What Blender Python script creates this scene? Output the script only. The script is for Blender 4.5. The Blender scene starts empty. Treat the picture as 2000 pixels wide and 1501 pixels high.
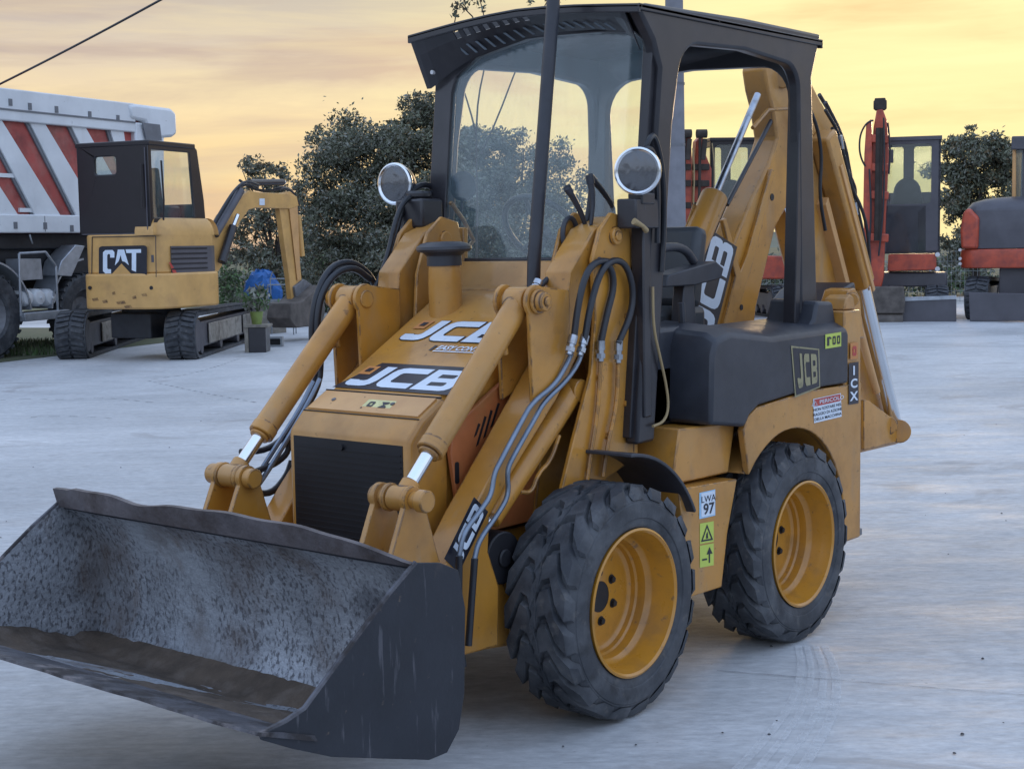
import bpy, bmesh, math, random
import numpy as np
from mathutils import Vector, Matrix
R = math.radians
random.seed(7); RNG = np.random.default_rng(7)
SC = bpy.context.scene
COL = SC.collection

# ------------------------------------------------------------------ camera
F_PX, PW, PH = 2866.5, 2000.0, 1501.0
CAMP = Vector((3.8804, 3.3607, 1.5533))
yaw, pitch, roll = R(219.2885), R(-5.4491), R(-0.9245)
fw = Vector((math.cos(yaw)*math.cos(pitch), math.sin(yaw)*math.cos(pitch), math.sin(pitch)))
r_ = Vector((math.sin(yaw), -math.cos(yaw), 0)); u_ = r_.cross(fw)
cr = r_*math.cos(roll)+u_*math.sin(roll); cu = -r_*math.sin(roll)+u_*math.cos(roll)
cd = bpy.data.cameras.new('camera'); cam = bpy.data.objects.new('camera', cd); COL.objects.link(cam)
cd.sensor_width = 36; cd.lens = 36*F_PX/PW; cd.clip_start = .05; cd.clip_end = 3000
M = Matrix.Identity(4)
for i in range(3):
    M[i][0] = cr[i]; M[i][1] = cu[i]; M[i][2] = -fw[i]; M[i][3] = CAMP[i]
cam.matrix_world = M
SC.camera = cam

def U(px, py, ax, v):
    """point of the photograph carried onto a real plane x, y or z = v"""
    d = fw + cr*((px-PW/2)/F_PX) - cu*((py-PH/2)/F_PX)
    i = 'xyz'.index(ax); t = (v-CAMP[i])/d[i]
    return CAMP + d*t
def UL(ax, v, pts): return [U(a, b, ax, v) for a, b in pts]
def XZ(y, pts): return [(p.x, p.z) for p in UL('y', y, pts)]

# ------------------------------------------------------------------ light
SUN_AZ, SUN_EL = 203.0, 7.0
w = bpy.data.worlds.new('World'); SC.world = w; w.use_nodes = True
nt = w.node_tree; nt.nodes.clear()
def N(nt, t, **k):
    n = nt.nodes.new(t)
    for a, b in k.items():
        if a == 'inp':
            for i, v in b.items(): n.inputs[i].default_value = v
        else: setattr(n, a, b)
    return n
def ramp(nt, stops, interp='LINEAR'):
    n = nt.nodes.new('ShaderNodeValToRGB'); cr_ = n.color_ramp; cr_.interpolation = interp
    while len(cr_.elements) > 1: cr_.elements.remove(cr_.elements[-1])
    cr_.elements[0].position = stops[0][0]; cr_.elements[0].color = (*stops[0][1], 1)
    for p, c in stops[1:]:
        e = cr_.elements.new(p); e.color = (*c, 1)
    return n
def mixc(nt, fac, a, b, mode='MIX'):
    n = nt.nodes.new('ShaderNodeMix'); n.data_type = 'RGBA'; n.blend_type = mode
    for s, v in ((n.inputs[0], fac), (n.inputs[6], a), (n.inputs[7], b)):
        if isinstance(v, (int, float)): s.default_value = v
        elif isinstance(v, tuple): s.default_value = (*v, 1)
        else: nt.links.new(v, s)
    return n.outputs[2]
def mth(nt, op, a, b=None, c=None):
    n = nt.nodes.new('ShaderNodeMath'); n.operation = op
    for i, v in enumerate((a, b, c)):
        if v is None: continue
        if isinstance(v, (int, float)): n.inputs[i].default_value = v
        else: nt.links.new(v, n.inputs[i])
    return n.outputs[0]
L = nt.links.new
tc = N(nt, 'ShaderNodeTexCoord'); sep = N(nt, 'ShaderNodeSeparateXYZ'); L(tc.outputs['Generated'], sep.inputs[0])
el = sep.outputs[2]
sk = N(nt, 'ShaderNodeTexSky', sky_type='NISHITA', sun_disc=False, sun_elevation=R(SUN_EL), sun_rotation=R(90-SUN_AZ), dust_density=2.0)
# low band of warm evening light, cooler dome above
g = ramp(nt, [(0, (.66, .42, .30)), (.012, (.90, .56, .28)), (.05, (.97, .66, .30)), (.095, (.95, .74, .44)), (.13, (.70, .58, .47)), (.165, (.55, .48, .43)),
              (.24, (.72, .78, .86)), (.40, (.74, .86, 1.06)), (1.0, (.74, .92, 1.24))])
L(el, g.inputs[0])
# clouds: flattened noise over the direction of view
mp = N(nt, 'ShaderNodeMapping'); mp.inputs['Scale'].default_value = (2.2, 2.2, 15); L(tc.outputs['Generated'], mp.inputs[0])
n1 = N(nt, 'ShaderNodeTexNoise', inp={'Scale': 1.7, 'Detail': 6, 'Roughness': .55, 'Distortion': .5}); L(mp.outputs[0], n1.inputs[0])
c1 = ramp(nt, [(.44, (0, 0, 0)), (.60, (1, 1, 1))]); L(n1.outputs[0], c1.inputs[0])
mp2 = N(nt, 'ShaderNodeMapping'); mp2.inputs['Scale'].default_value = (3.4, 3.4, 42); mp2.inputs['Location'].default_value = (3, 1, 5); L(tc.outputs['Generated'], mp2.inputs[0])
n2 = N(nt, 'ShaderNodeTexNoise', inp={'Scale': 1.6, 'Detail': 5, 'Roughness': .6, 'Distortion': .3}); L(mp2.outputs[0], n2.inputs[0])
c2 = ramp(nt, [(.42, (0, 0, 0)), (.70, (1, 1, 1))]); L(n2.outputs[0], c2.inputs[0])
# glow round the hidden sun
dp = N(nt, 'ShaderNodeVectorMath', operation='DOT_PRODUCT'); L(tc.outputs['Generated'], dp.inputs[0])
dp.inputs[1].default_value = (math.cos(R(SUN_AZ))*math.cos(R(SUN_EL)), math.sin(R(SUN_AZ))*math.cos(R(SUN_EL)), math.sin(R(SUN_EL)))
gl = ramp(nt, [(.80, (0, 0, 0)), (.92, (.16, .16, .16)), (.96, (.50, .50, .50)), (.99, (1, 1, 1))]); L(dp.outputs['Value'], gl.inputs[0])
base = mixc(nt, mth(nt, 'MULTIPLY', gl.outputs[0], .95), g.outputs[0], (1.0, .85, .40))
cloudcol = mixc(nt, gl.outputs[0], (.53, .42, .36), (1.0, .60, .28))
cm = mth(nt, 'MULTIPLY', c1.outputs[0], .78)
lowmask = ramp(nt, [(0, (.2, .2, .2)), (.05, (.8, .8, .8)), (.15, (1, 1, 1)), (.35, (.25, .25, .25)), (1, (.1, .1, .1))]); L(el, lowmask.inputs[0])
col = mixc(nt, mth(nt, 'MULTIPLY', cm, lowmask.outputs[0]), base, cloudcol)
br = mixc(nt, gl.outputs[0], (.96, .76, .42), (1.05, 1.0, .50))
col = mixc(nt, mth(nt, 'MULTIPLY', mth(nt, 'MULTIPLY', c2.outputs[0], .48), lowmask.outputs[0]), col, br)
# the east side of the dome (behind the photographer) is evening blue above a dark band
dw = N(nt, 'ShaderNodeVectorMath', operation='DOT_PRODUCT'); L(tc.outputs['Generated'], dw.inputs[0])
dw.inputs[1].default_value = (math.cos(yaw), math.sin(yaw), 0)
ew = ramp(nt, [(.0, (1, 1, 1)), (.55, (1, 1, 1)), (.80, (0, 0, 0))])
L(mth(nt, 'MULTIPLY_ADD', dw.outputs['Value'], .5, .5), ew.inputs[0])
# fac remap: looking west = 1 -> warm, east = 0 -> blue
east = ramp(nt, [(0, (.22, .23, .25)), (.06, (.36, .38, .42)), (.14, (.82, .95, 1.16)), (.5, (.80, 1.0, 1.38)), (1, (.70, .93, 1.38))]); L(el, east.inputs[0])  # unseen dark band added at the horizon so light falls mainly from above
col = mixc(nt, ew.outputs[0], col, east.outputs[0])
col = mixc(nt, .05, col, mixc(nt, .97, sk.outputs[0], (.30, .42, .62)))
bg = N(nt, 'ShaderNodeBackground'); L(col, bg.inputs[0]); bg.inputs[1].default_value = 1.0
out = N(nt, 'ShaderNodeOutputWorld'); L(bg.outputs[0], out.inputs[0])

sd = bpy.data.lights.new('sun', 'SUN'); sd.energy = .50; sd.angle = R(9); sd.color = (1, .70, .42)
so = bpy.data.objects.new('sun', sd); COL.objects.link(so)
so.rotation_euler = Vector((math.cos(R(SUN_AZ))*math.cos(R(SUN_EL)), math.sin(R(SUN_AZ))*math.cos(R(SUN_EL)), math.sin(R(SUN_EL)))).to_track_quat('Z', 'Y').to_euler()
SC.view_settings.view_transform = 'Standard'; SC.view_settings.look = 'None'
SC.view_settings.exposure = 0.08; SC.view_settings.gamma = 1.0
SC.cycles.max_bounces = 8; SC.cycles.transparent_max_bounces = 12

# ------------------------------------------------------------------ materials
def pbr(name, base, rough=.5, metal=0., var=.12, scale=6., bump=0., bscale=60., layers=(), coat=0., spec=.5, stretch=None, rvar=.12, emit=None, edge=None):
    """layers: (colour, noise scale, low, high, amount[, stretch]) laid over each other as dirt, rust or wear with a shape of its own"""
    m = bpy.data.materials.new(name); m.use_nodes = True; t = m.node_tree; t.nodes.clear()
    o = N(t, 'ShaderNodeOutputMaterial'); b = N(t, 'ShaderNodeBsdfPrincipled'); t.links.new(b.outputs[0], o.inputs[0])
    tc = N(t, 'ShaderNodeTexCoord'); co = tc.outputs['Object']
    def noise(sc, det=5, st=None, off=0):
        mp = N(t, 'ShaderNodeMapping'); t.links.new(co, mp.inputs[0]); mp.inputs['Location'].default_value = (off, off*1.7, off*.6)
        if st: mp.inputs['Scale'].default_value = st
        n = N(t, 'ShaderNodeTexNoise', inp={'Scale': sc, 'Detail': det, 'Roughness': .6}); t.links.new(mp.outputs[0], n.inputs[0]); return n.outputs[0]
    nv = noise(scale, 4, stretch)
    dark = tuple(c*(1-var) for c in base); lite = tuple(min(1, c*(1+var)) for c in base)
    rp = ramp(t, [(.3, dark), (.7, lite)]); t.links.new(nv, rp.inputs[0]); colr = rp.outputs[0]
    rg = mth(t, 'MULTIPLY_ADD', noise(scale*2.3, 5, None, 3), rvar*2, rough-rvar)
    for k, ly in enumerate(layers):
        c, s, lo, hi, amt = ly[:5]; st = ly[5] if len(ly) > 5 else None
        q = ramp(t, [(lo, (0, 0, 0)), (hi, (amt,)*3)]); t.links.new(noise(s, 8, st, 5+k*3.1), q.inputs[0])
        colr = mixc(t, q.outputs[0], colr, c)
        rg = mth(t, 'MULTIPLY_ADD', q.outputs[0], max(0, .8-rough)*.8, rg)
    if edge:   # chipped and rubbed corners
        bv = N(t, 'ShaderNodeBevel', samples=4, inp={'Radius': .007}); ge = N(t, 'ShaderNodeNewGeometry'); dn = N(t, 'ShaderNodeVectorMath', operation='DOT_PRODUCT')
        t.links.new(bv.outputs[0], dn.inputs[0]); t.links.new(ge.outputs['Normal'], dn.inputs[1])
        em = mth(t, 'MULTIPLY', mth(t, 'SUBTRACT', 1.0, dn.outputs['Value']), 30.0)
        er = ramp(t, [(.47, (0, 0, 0)), (.57, (1, 1, 1))]); t.links.new(noise(16, 7, None, 9), er.inputs[0])
        cm_ = N(t, 'ShaderNodeClamp'); t.links.new(mth(t, 'MULTIPLY', em, er.outputs[0]), cm_.inputs[0]); colr = mixc(t, cm_.outputs[0], colr, edge)
    t.links.new(colr, b.inputs['Base Color']); t.links.new(rg, b.inputs['Roughness'])
    b.inputs['Metallic'].default_value = metal
    b.inputs['Specular IOR Level'].default_value = spec
    if coat: b.inputs['Coat Weight'].default_value = coat; b.inputs['Coat Roughness'].default_value = .12
    if bump:
        bn = N(t, 'ShaderNodeBump', inp={'Strength': bump, 'Distance': .01}); t.links.new(noise(bscale, 6), bn.inputs['Height']); t.links.new(bn.outputs[0], b.inputs['Normal'])
    if emit: b.inputs['Emission Color'].default_value = (*emit[0], 1); b.inputs['Emission Strength'].default_value = emit[1]
    return m
MT = {}
MT['yellow'] = pbr('loader_yellow', (.50, .225, .030), .36, var=.14, scale=3, coat=.4, bump=.04, bscale=25,
    layers=[((.22, .10, .03), 4, .48, .72, .60), ((.42, .27, .12), 2.0, .48, .74, .50), ((.10, .055, .025), 34, .64, .72, .6), ((.16, .08, .03), 9, .62, .76, .5), ((.34, .25, .15), 1.5, .50, .74, .22), ((.30, .24, .17), 7, .58, .72, .35, (1, 1, .3))], edge=(.085, .05, .03))
MT['yellow_pale'] = pbr('loader_yellow_faded_and_lit', (.60, .33, .13), .45, var=.12, scale=4, coat=.15, bump=.04,
    layers=[((.50, .26, .12), 7, .5, .75, .6), ((.08, .05, .03), 44, .66, .72, .6)])  # faded cowl cap; strips elsewhere take this pale tone as painted light
MT['orange'] = pbr('sun_faded_orange', (.42, .13, .04), .5, var=.15, scale=9, layers=[((.30, .16, .05), 6, .45, .7, .7)])
MT['rimyellow'] = pbr('rim_yellow', (.50, .225, .022), .30, var=.08, scale=5, coat=.5, layers=[((.22, .11, .03), 6, .50, .70, .6), ((.10, .07, .05), 26, .62, .70, .6)])
MT['black'] = pbr('black_plastic', (.030, .033, .043), .42, var=.2, scale=7, bump=.05, bscale=160, layers=[((.09, .09, .10), 4, .48, .8, .5)])
MT['blackpaint'] = pbr('black_paint', (.022, .021, .026), .38, var=.15, scale=6, coat=.2, layers=[((.07, .065, .07), 5, .5, .8, .5), ((.12, .08, .05), 30, .68, .76, .4)])
MT['grill'] = pbr('grille_black', (.010, .010, .013), .55, var=.2)
MT['rubber'] = pbr('tyre_rubber', (.034, .038, .046), .62, var=.25, scale=12, bump=.15, bscale=70,
    layers=[((.11, .115, .125), 7, .44, .68, .75), ((.17, .155, .14), 22, .58, .72, .5), ((.02, .02, .022), 14, .58, .70, .6)])
MT['hose'] = pbr('hose_rubber', (.018, .02, .026), .38, var=.2)
MT['chrome'] = pbr('chrome_rod', (.80, .83, .87), .20, 1, var=.05, rvar=.04)
MT['steel'] = pbr('plated_steel', (.42, .45, .50), .30, 1, var=.2, scale=20, layers=[((.25, .2, .15), 22, .58, .72, .5)])
MT['pipe'] = pbr('hydraulic_pipe', (.20, .24, .30), .32, .7, var=.15, scale=14)
MT['bucketout'] = pbr('bucket_outside_paint', (.013, .016, .024), .5, var=.2, scale=4, bump=.1, bscale=40,
    layers=[((.032, .036, .048), 3, .45, .75, .7), ((.10, .10, .115), 14, .60, .68, .7, (3, 1, .35)), ((.16, .12, .09), 30, .66, .72, .6), ((.09, .07, .06), 5, .60, .75, .6)])
MT['bucketin'] = pbr('bucket_worn_steel', (.33, .35, .385), .45, .25, var=.25, scale=5, bump=.7, bscale=42,
    layers=[((.07, .07, .08), 80, .50, .60, .80, (1, 1, .6)), ((.36, .385, .42), 2.2, .49, .60, .85), ((.17, .12, .09), 5, .60, .72, .6, (2.5, 1, .4)), ((.13, .10, .085), 3.2, .50, .70, .8), ((.04, .04, .05), 2.1, .58, .72, .85), ((.30, .31, .35), 70, .62, .68, .6)])
MT['lip'] = pbr('bucket_lip_steel', (.13, .115, .12), .5, .35, var=.3, scale=6, bump=.4, bscale=30, layers=[((.05, .035, .03), 8, .45, .65, .7), ((.16, .15, .17), 14, .55, .7, .6)])
MT['dirt'] = pbr('dried_dirt', (.085, .062, .045), .85, var=.35, scale=9, bump=.6, bscale=30, layers=[((.16, .13, .11), 12, .5, .7, .6)])
MT['edge'] = pbr('cutting_edge_steel', (.10, .10, .115), .45, .5, var=.4, scale=9, bump=.5, bscale=24, layers=[((.04, .035, .035), 7, .45, .58, .9), ((.28, .25, .25), 9, .56, .66, .7)])
MT['white'] = pbr('decal_white', (.66, .74, .84), .35, var=.06, coat=.3, layers=[((.3, .32, .36), 25, .6, .75, .4)])
MT['decalblack'] = pbr('decal_black', (.014, .015, .025), .35, var=.2)
MT['decalorange'] = pbr('decal_orange', (.55, .22, .06), .4)
MT['decalgold'] = pbr('decal_gold', (.30, .27, .15), .45, layers=[((.05, .05, .05), 40, .55, .7, .5)])
MT['limey'] = pbr('decal_lime', (.50, .60, .10), .4, var=.1)
MT['cream'] = pbr('decal_cream', (.66, .62, .30), .5, var=.15, scale=30)
MT['red'] = pbr('decal_red', (.45, .05, .04), .4)
MT['lightblue'] = pbr('decal_blue', (.36, .60, .80), .4)
MT['grey'] = pbr('grey_metal', (.16, .165, .18), .5, .2, var=.2, layers=[((.08, .07, .06), 8, .5, .7, .5)])
MT['seat'] = pbr('seat_vinyl', (.045, .05, .058), .45, var=.2, bump=.1)
MT['catyellow'] = pbr('digger_yellow', (.60, .34, .11), .42, var=.12, scale=3, coat=.2,
    layers=[((.36, .20, .08), 3, .5, .75, .6), ((.10, .06, .04), 7, .66, .74, .5, (1, 1, 2.2))])
MT['catblack'] = pbr('digger_cab_black', (.011, .008, .011), .38, var=.2, coat=.15)
MT['kred'] = pbr('digger_red', (.46, .075, .036), .42, var=.2, scale=4, coat=.2, layers=[((.20, .05, .045), 6, .45, .7, .7)])
MT['kgrey'] = pbr('digger_grey', (.085, .082, .095), .42, var=.15, scale=3)
MT['truckwhite'] = pbr('truck_white', (.70, .725, .75), .45, var=.08, scale=1.2,
    layers=[((.48, .50, .53), 1.6, .48, .78, .5), ((.14, .12, .11), 9, .67, .74, .6), ((.45, .40, .36), 4, .60, .8, .4, (1, 1, .15))])
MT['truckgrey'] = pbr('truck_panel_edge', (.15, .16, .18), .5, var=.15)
MT['truckred'] = pbr('truck_red', (.40, .07, .06), .5, var=.2, scale=1.5, layers=[((.34, .22, .18), 2.5, .46, .72, .6), ((.10, .03, .03), 3, .5, .7, .5)])
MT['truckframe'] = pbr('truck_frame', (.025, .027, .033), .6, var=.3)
MT['aluminium'] = pbr('tank_metal', (.40, .43, .47), .4, .6, var=.2, scale=6)
MT['bark'] = pbr('bark', (.045, .036, .030), .85, var=.3, bump=.5, bscale=20)
MT['leaf'] = pbr('leaf_dark', (.125, .135, .088), .55, var=.4, scale=1.3)
MT['leaf2'] = pbr('leaf_light', (.20, .205, .17), .5, var=.35, scale=2)
MT['leaf3'] = pbr('leaf_green', (.085, .15, .05), .55, var=.35, scale=3)
MT['leafback'] = pbr('leaf_backlit', (.12, .085, .04), .5, var=.35, scale=2)
MT['concretepole'] = pbr('pole_concrete', (.20, .20, .22), .8, var=.15, scale=4)
MT['blue'] = pbr('blue_tarp', (.012, .11, .36), .5, var=.25, scale=8, bump=.6, bscale=9)
MT['wood'] = pbr('weathered_wood', (.22, .20, .17), .8, var=.3, scale=12)
MT['trackcover'] = pbr('track_cover_steel', (.30, .275, .24), .6, .2, var=.3, scale=8, layers=[((.10, .08, .07), 9, .52, .70, .7)])
MT['limepot'] = pbr('lime_pot', (.20, .26, .07), .6, var=.3)
MT['pot'] = pbr('pot_plastic', (.03, .03, .035), .6)
MT['galv'] = pbr('galvanised_wire', (.28, .30, .32), .5, .5)
MT['mud'] = pbr('bucket_mud', (.10, .085, .075), .8, var=.35, bump=.3)
MT['cable'] = pbr('tan_cable', (.33, .24, .12), .5)
MT['slot_reflection'] = pbr('visor_reflection_grey', (.13, .16, .19), .5)  # reflection tone painted onto the bars of the visor
MT['chev'] = pbr('chevron_white', (.6, .6, .62), .5)

def glass_mat(name, tint=(.9, .95, 1), dust=.25, dustcol=(.42, .52, .56), gloss=.14, streak=True):
    m = bpy.data.materials.new(name); m.use_nodes = True; t = m.node_tree; t.nodes.clear()
    o = N(t, 'ShaderNodeOutputMaterial'); tr = N(t, 'ShaderNodeBsdfTransparent'); tr.inputs[0].default_value = (*tint, 1)
    gls = N(t, 'ShaderNodeBsdfGlossy', inp={'Roughness': .03}); df = N(t, 'ShaderNodeBsdfDiffuse'); df.inputs[0].default_value = (*dustcol, 1)
    lw = N(t, 'ShaderNodeLayerWeight', inp={0: .5}); fr = mth(t, 'MULTIPLY_ADD', mth(t, 'POWER', lw.outputs['Facing'], 4.0), .5, gloss)
    a = N(t, 'ShaderNodeMixShader'); t.links.new(fr, a.inputs[0]); t.links.new(tr.outputs[0], a.inputs[1]); t.links.new(gls.outputs[0], a.inputs[2])
    tc = N(t, 'ShaderNodeTexCoord'); mp = N(t, 'ShaderNodeMapping'); mp.inputs['Scale'].default_value = (1, 1, .35); t.links.new(tc.outputs['Object'], mp.inputs[0])
    n = N(t, 'ShaderNodeTexNoise', inp={'Scale': 9, 'Detail': 9, 'Roughness': .75}); t.links.new(mp.outputs[0], n.inputs[0])
    n2 = N(t, 'ShaderNodeTexNoise', inp={'Scale': 160, 'Detail': 2}); t.links.new(tc.outputs['Object'], n2.inputs[0])
    r = ramp(t, [(.3, (dust*.55,)*3), (.75, (dust*1.5,)*3)]); t.links.new(n.outputs[0], r.inputs[0])
    r2 = ramp(t, [(.70, (0, 0, 0)), (.76, (.22 if streak else 0,)*3)]); t.links.new(n2.outputs[0], r2.inputs[0])
    b = N(t, 'ShaderNodeMixShader'); t.links.new(mth(t, 'ADD', r.outputs[0], r2.outputs[0]), b.inputs[0]); t.links.new(a.outputs[0], b.inputs[1]); t.links.new(df.outputs[0], b.inputs[2])
    t.links.new(b.outputs[0], o.inputs[0]); return m
MT['glass'] = glass_mat('windscreen_glass', (.965, .99, .985), .085, (.42, .58, .66), .05)
MT['cabglass'] = glass_mat('cab_glass', (.93, .97, .96), .05, (.4, .5, .52), .10, False)
MT['darkglass'] = glass_mat('dark_glass', (.35, .42, .48), .05, (.3, .4, .5), .25, False)
def dust_mat(name, col, lo, hi):
    m = bpy.data.materials.new(name); m.use_nodes = True; t = m.node_tree; b = t.nodes['Principled BSDF']; b.inputs['Base Color'].default_value = (*col, 1); b.inputs['Roughness'].default_value = .85
    tc = N(t, 'ShaderNodeTexCoord'); n = N(t, 'ShaderNodeTexNoise', inp={'Scale': 9, 'Detail': 8, 'Roughness': .7}); t.links.new(tc.outputs['Object'], n.inputs[0])
    r = ramp(t, [(.38, (lo,)*3), (.66, (hi,)*3)]); t.links.new(n.outputs[0], r.inputs[0]); t.links.new(r.outputs[0], b.inputs['Alpha']); return m
def lens_mat():
    m = bpy.data.materials.new('lamp_lens'); m.use_nodes = True; t = m.node_tree; t.nodes.clear()
    o = N(t, 'ShaderNodeOutputMaterial'); tr = N(t, 'ShaderNodeBsdfTransparent'); gl_ = N(t, 'ShaderNodeBsdfGlossy', inp={'Roughness': .22}); mx = N(t, 'ShaderNodeMixShader', inp={0: .13})
    wv = N(t, 'ShaderNodeTexWave', inp={'Scale': 26, 'Distortion': 2, 'Detail': 1}); tc = N(t, 'ShaderNodeTexCoord'); t.links.new(tc.outputs['Object'], wv.inputs[0])
    bn = N(t, 'ShaderNodeBump', inp={'Strength': .35, 'Distance': .006}); t.links.new(wv.outputs[0], bn.inputs['Height']); t.links.new(bn.outputs[0], gl_.inputs['Normal'])
    t.links.new(tr.outputs[0], mx.inputs[1]); t.links.new(gl_.outputs[0], mx.inputs[2]); t.links.new(mx.outputs[0], o.inputs[0]); return m
MT['lens'] = lens_mat()

# ------------------------------------------------------------------ mesh helpers
class MB:
    def __init__(s): s.bm = bmesh.new(); s.mi = 0
    def mat(s, i): s.mi = i; return s
    def face(s, vs):
        try:
            f = s.bm.faces.new(vs); f.material_index = s.mi; return f
        except ValueError: return None
    def v(s, p): return s.bm.verts.new(p)
    def poly(s, pts): return s.face([s.v(p) for p in pts])
    def loft(s, rings, caps=True, closed=True):
        R_ = [[s.v(p) for p in r] for r in rings]; n = len(R_[0])
        for a, b in zip(R_[:-1], R_[1:]):
            for i in range(n if closed else n-1):
                j = (i+1) % n; s.face([a[i], a[j], b[j], b[i]])
        if caps: s.face(R_[0][::-1]); s.face(R_[-1])
        return s
    def box(s, x0, x1, y0, y1, z0, z1):
        return s.loft([[(x0, y0, z0), (x1, y0, z0), (x1, y1, z0), (x0, y1, z0)], [(x0, y0, z1), (x1, y0, z1), (x1, y1, z1), (x0, y1, z1)]])
    def obox(s, c, ax, ay, az):
        c, ax, ay, az = map(Vector, (c, ax, ay, az)); r = []
        for k in (-1, 1): r.append([c+az*k+ax*i+ay*j for i, j in ((-1, -1), (1, -1), (1, 1), (-1, 1))])
        return s.loft(r)
    def prism(s, pts, ax, a0, a1):
        f = {'x': lambda p, a: (a, p[0], p[1]), 'y': lambda p, a: (p[0], a, p[1]), 'z': lambda p, a: (p[0], p[1], a)}[ax]
        return s.loft([[f(p, a0) for p in pts], [f(p, a1) for p in pts]])
    def cyl(s, p0, p1, r0, r1=None, n=20, caps=True):
        p0, p1 = Vector(p0), Vector(p1); r1 = r0 if r1 is None else r1; d = (p1-p0).normalized()
        a = d.orthogonal().normalized(); b = d.cross(a)
        rg = lambda p, r: [p+(a*math.cos(2*math.pi*i/n)+b*math.sin(2*math.pi*i/n))*r for i in range(n)]
        return s.loft([rg(p0, r0), rg(p1, r1)], caps)
    def tube(s, pts, r, n=8, sm=0, caps=True):
        P = [Vector(p) for p in pts]
        for _ in range(sm):
            q = [P[0]]
            for a, b in zip(P[:-1], P[1:]): q += [a*.75+b*.25, a*.25+b*.75]
            P = q+[P[-1]]
        rs = r if isinstance(r, (list, tuple)) else [r]*len(P)
        if len(rs) != len(P): rs = [rs[0]+(rs[-1]-rs[0])*i/(len(P)-1) for i in range(len(P))]
        t0 = (P[1]-P[0]).normalized(); a = t0.orthogonal().normalized(); rings = []
        for i, p in enumerate(P):
            t = (P[min(i+1, len(P)-1)]-P[max(i-1, 0)]).normalized(); a = (a-t*a.dot(t)).normalized(); b = t.cross(a)
            rings.append([p+(a*math.cos(2*math.pi*k/n)+b*math.sin(2*math.pi*k/n))*rs[i] for k in range(n)])
        return s.loft(rings, caps)
    def lathe(s, prof, org, d, n=48, caps=False, closed=False):
        d = Vector(d).normalized(); org = Vector(org); a = d.orthogonal().normalized(); b = d.cross(a)
        rings = [[org+d*h+(a*math.cos(2*math.pi*k/n)+b*math.sin(2*math.pi*k/n))*r for k in range(n)] for r, h in prof]
        if closed: rings.append(rings[0])
        return s.loft(rings, caps)
    def glyph(s, splines, O, ex, ey, depth=0., off=0., shear=0.):
        """splines: closed outlines (holes allowed) in a flat frame O + x*ex + y*ey"""
        cu_ = bpy.data.curves.new('g', 'CURVE'); cu_.dimensions = '2D'; cu_.fill_mode = 'BOTH'; cu_.extrude = 0; cu_.offset = off
        for sp in splines:
            q = cu_.splines.new('POLY'); q.points.add(len(sp)-1); q.use_cyclic_u = True
            for i, (x, y) in enumerate(sp): q.points[i].co = (x+shear*y, y, 0, 1)
        s._addcurve(cu_, O, ex, ey, depth); return s
    def text(s, body, O, ex, ey, bold=.02, shear=0., align='LEFT'):
        cu_ = bpy.data.curves.new('t', 'FONT'); cu_.body = body; cu_.offset = bold; cu_.shear = shear; cu_.align_x = align; cu_.resolution_u = 4
        s._addcurve(cu_, O, ex, ey, 0); return s
    def _addcurve(s, cu_, O, ex, ey, depth):
        ob = bpy.data.objects.new('tmp', cu_); me = bpy.data.meshes.new_from_object(ob)
        O, ex, ey = Vector(O), Vector(ex), Vector(ey); n = ex.cross(ey).normalized()
        for k in ((0, 1) if depth else (0,)):
            vs = [s.v(O+ex*v.co.x+ey*v.co.y+n*depth*k) for v in me.vertices]
            for p in me.polygons:
                ii = [vs[i] for i in p.vertices]; s.face(ii if k or not depth else ii[::-1])
            if k == 0: first = vs
        if depth:
            cnt = {}
            for p in me.polygons:
                for e in p.edge_keys: cnt[e] = cnt.get(e, 0)+1
            for (a, b), c in cnt.items():
                if c == 1: s.face([first[a], first[b], vs[b], vs[a]])
        bpy.data.objects.remove(ob); bpy.data.meshes.remove(me); bpy.data.curves.remove(cu_)
    def build(s, name, mats, parent=None, bevel=0, smooth=38, label=None, flatn=False):
        if not isinstance(mats, (list, tuple)): mats = [mats]
        me = bpy.data.meshes.new(name)
        if not flatn: bmesh.ops.recalc_face_normals(s.bm, faces=s.bm.faces)
        s.bm.to_mesh(me); s.bm.free()
        for m in mats: me.materials.append(MT[m] if isinstance(m, str) else m)
        me.shade_smooth(); me.set_sharp_from_angle(angle=R(smooth))
        o = bpy.data.objects.new(name, me); COL.objects.link(o); o.parent = parent
        if bevel:
            b = o.modifiers.new('bevel', 'BEVEL'); b.width = bevel; b.segments = 2; b.limit_method = 'ANGLE'; b.angle_limit = R(35); b.harden_normals = False
        if label: o['label'] = label
        return o
def thing(name, label, cat, loc=(0, 0, 0), rz=0, group=None):
    o = bpy.data.objects.new(name, None); COL.objects.link(o); o.location = loc; o.rotation_euler = (0, 0, rz)
    o.empty_display_size = .3; o['label'] = label; o['category'] = cat
    if group: o['group'] = group
    return o
def tag(o, label, cat, group=None, kind=None):
    o['label'] = label; o['category'] = cat
    if group: o['group'] = group
    if kind: o['kind'] = kind
    return o
def struct(o): o['kind'] = 'structure'; return o
def arc(cx, cz, r, a0, a1, n=10): return [(cx+r*math.cos(R(a0+(a1-a0)*i/n)), cz+r*math.sin(R(a0+(a1-a0)*i/n))) for i in range(n+1)]
def rrect(x0, x1, z0, z1, r, n=6):
    return arc(x1-r, z0+r, r, -90, 0, n)+arc(x1-r, z1-r, r, 0, 90, n)+arc(x0+r, z1-r, r, 90, 180, n)+arc(x0+r, z0+r, r, 180, 270, n)
GJ = [[(.64, 1), (1, 1), (1, .30), (.93, .12), (.82, .03), (.66, 0), (.22, 0), (.07, .05), (0, .16), (0, .30), (.34, .30), (.38, .27), (.54, .27), (.62, .31), (.64, .38)]]
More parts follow.
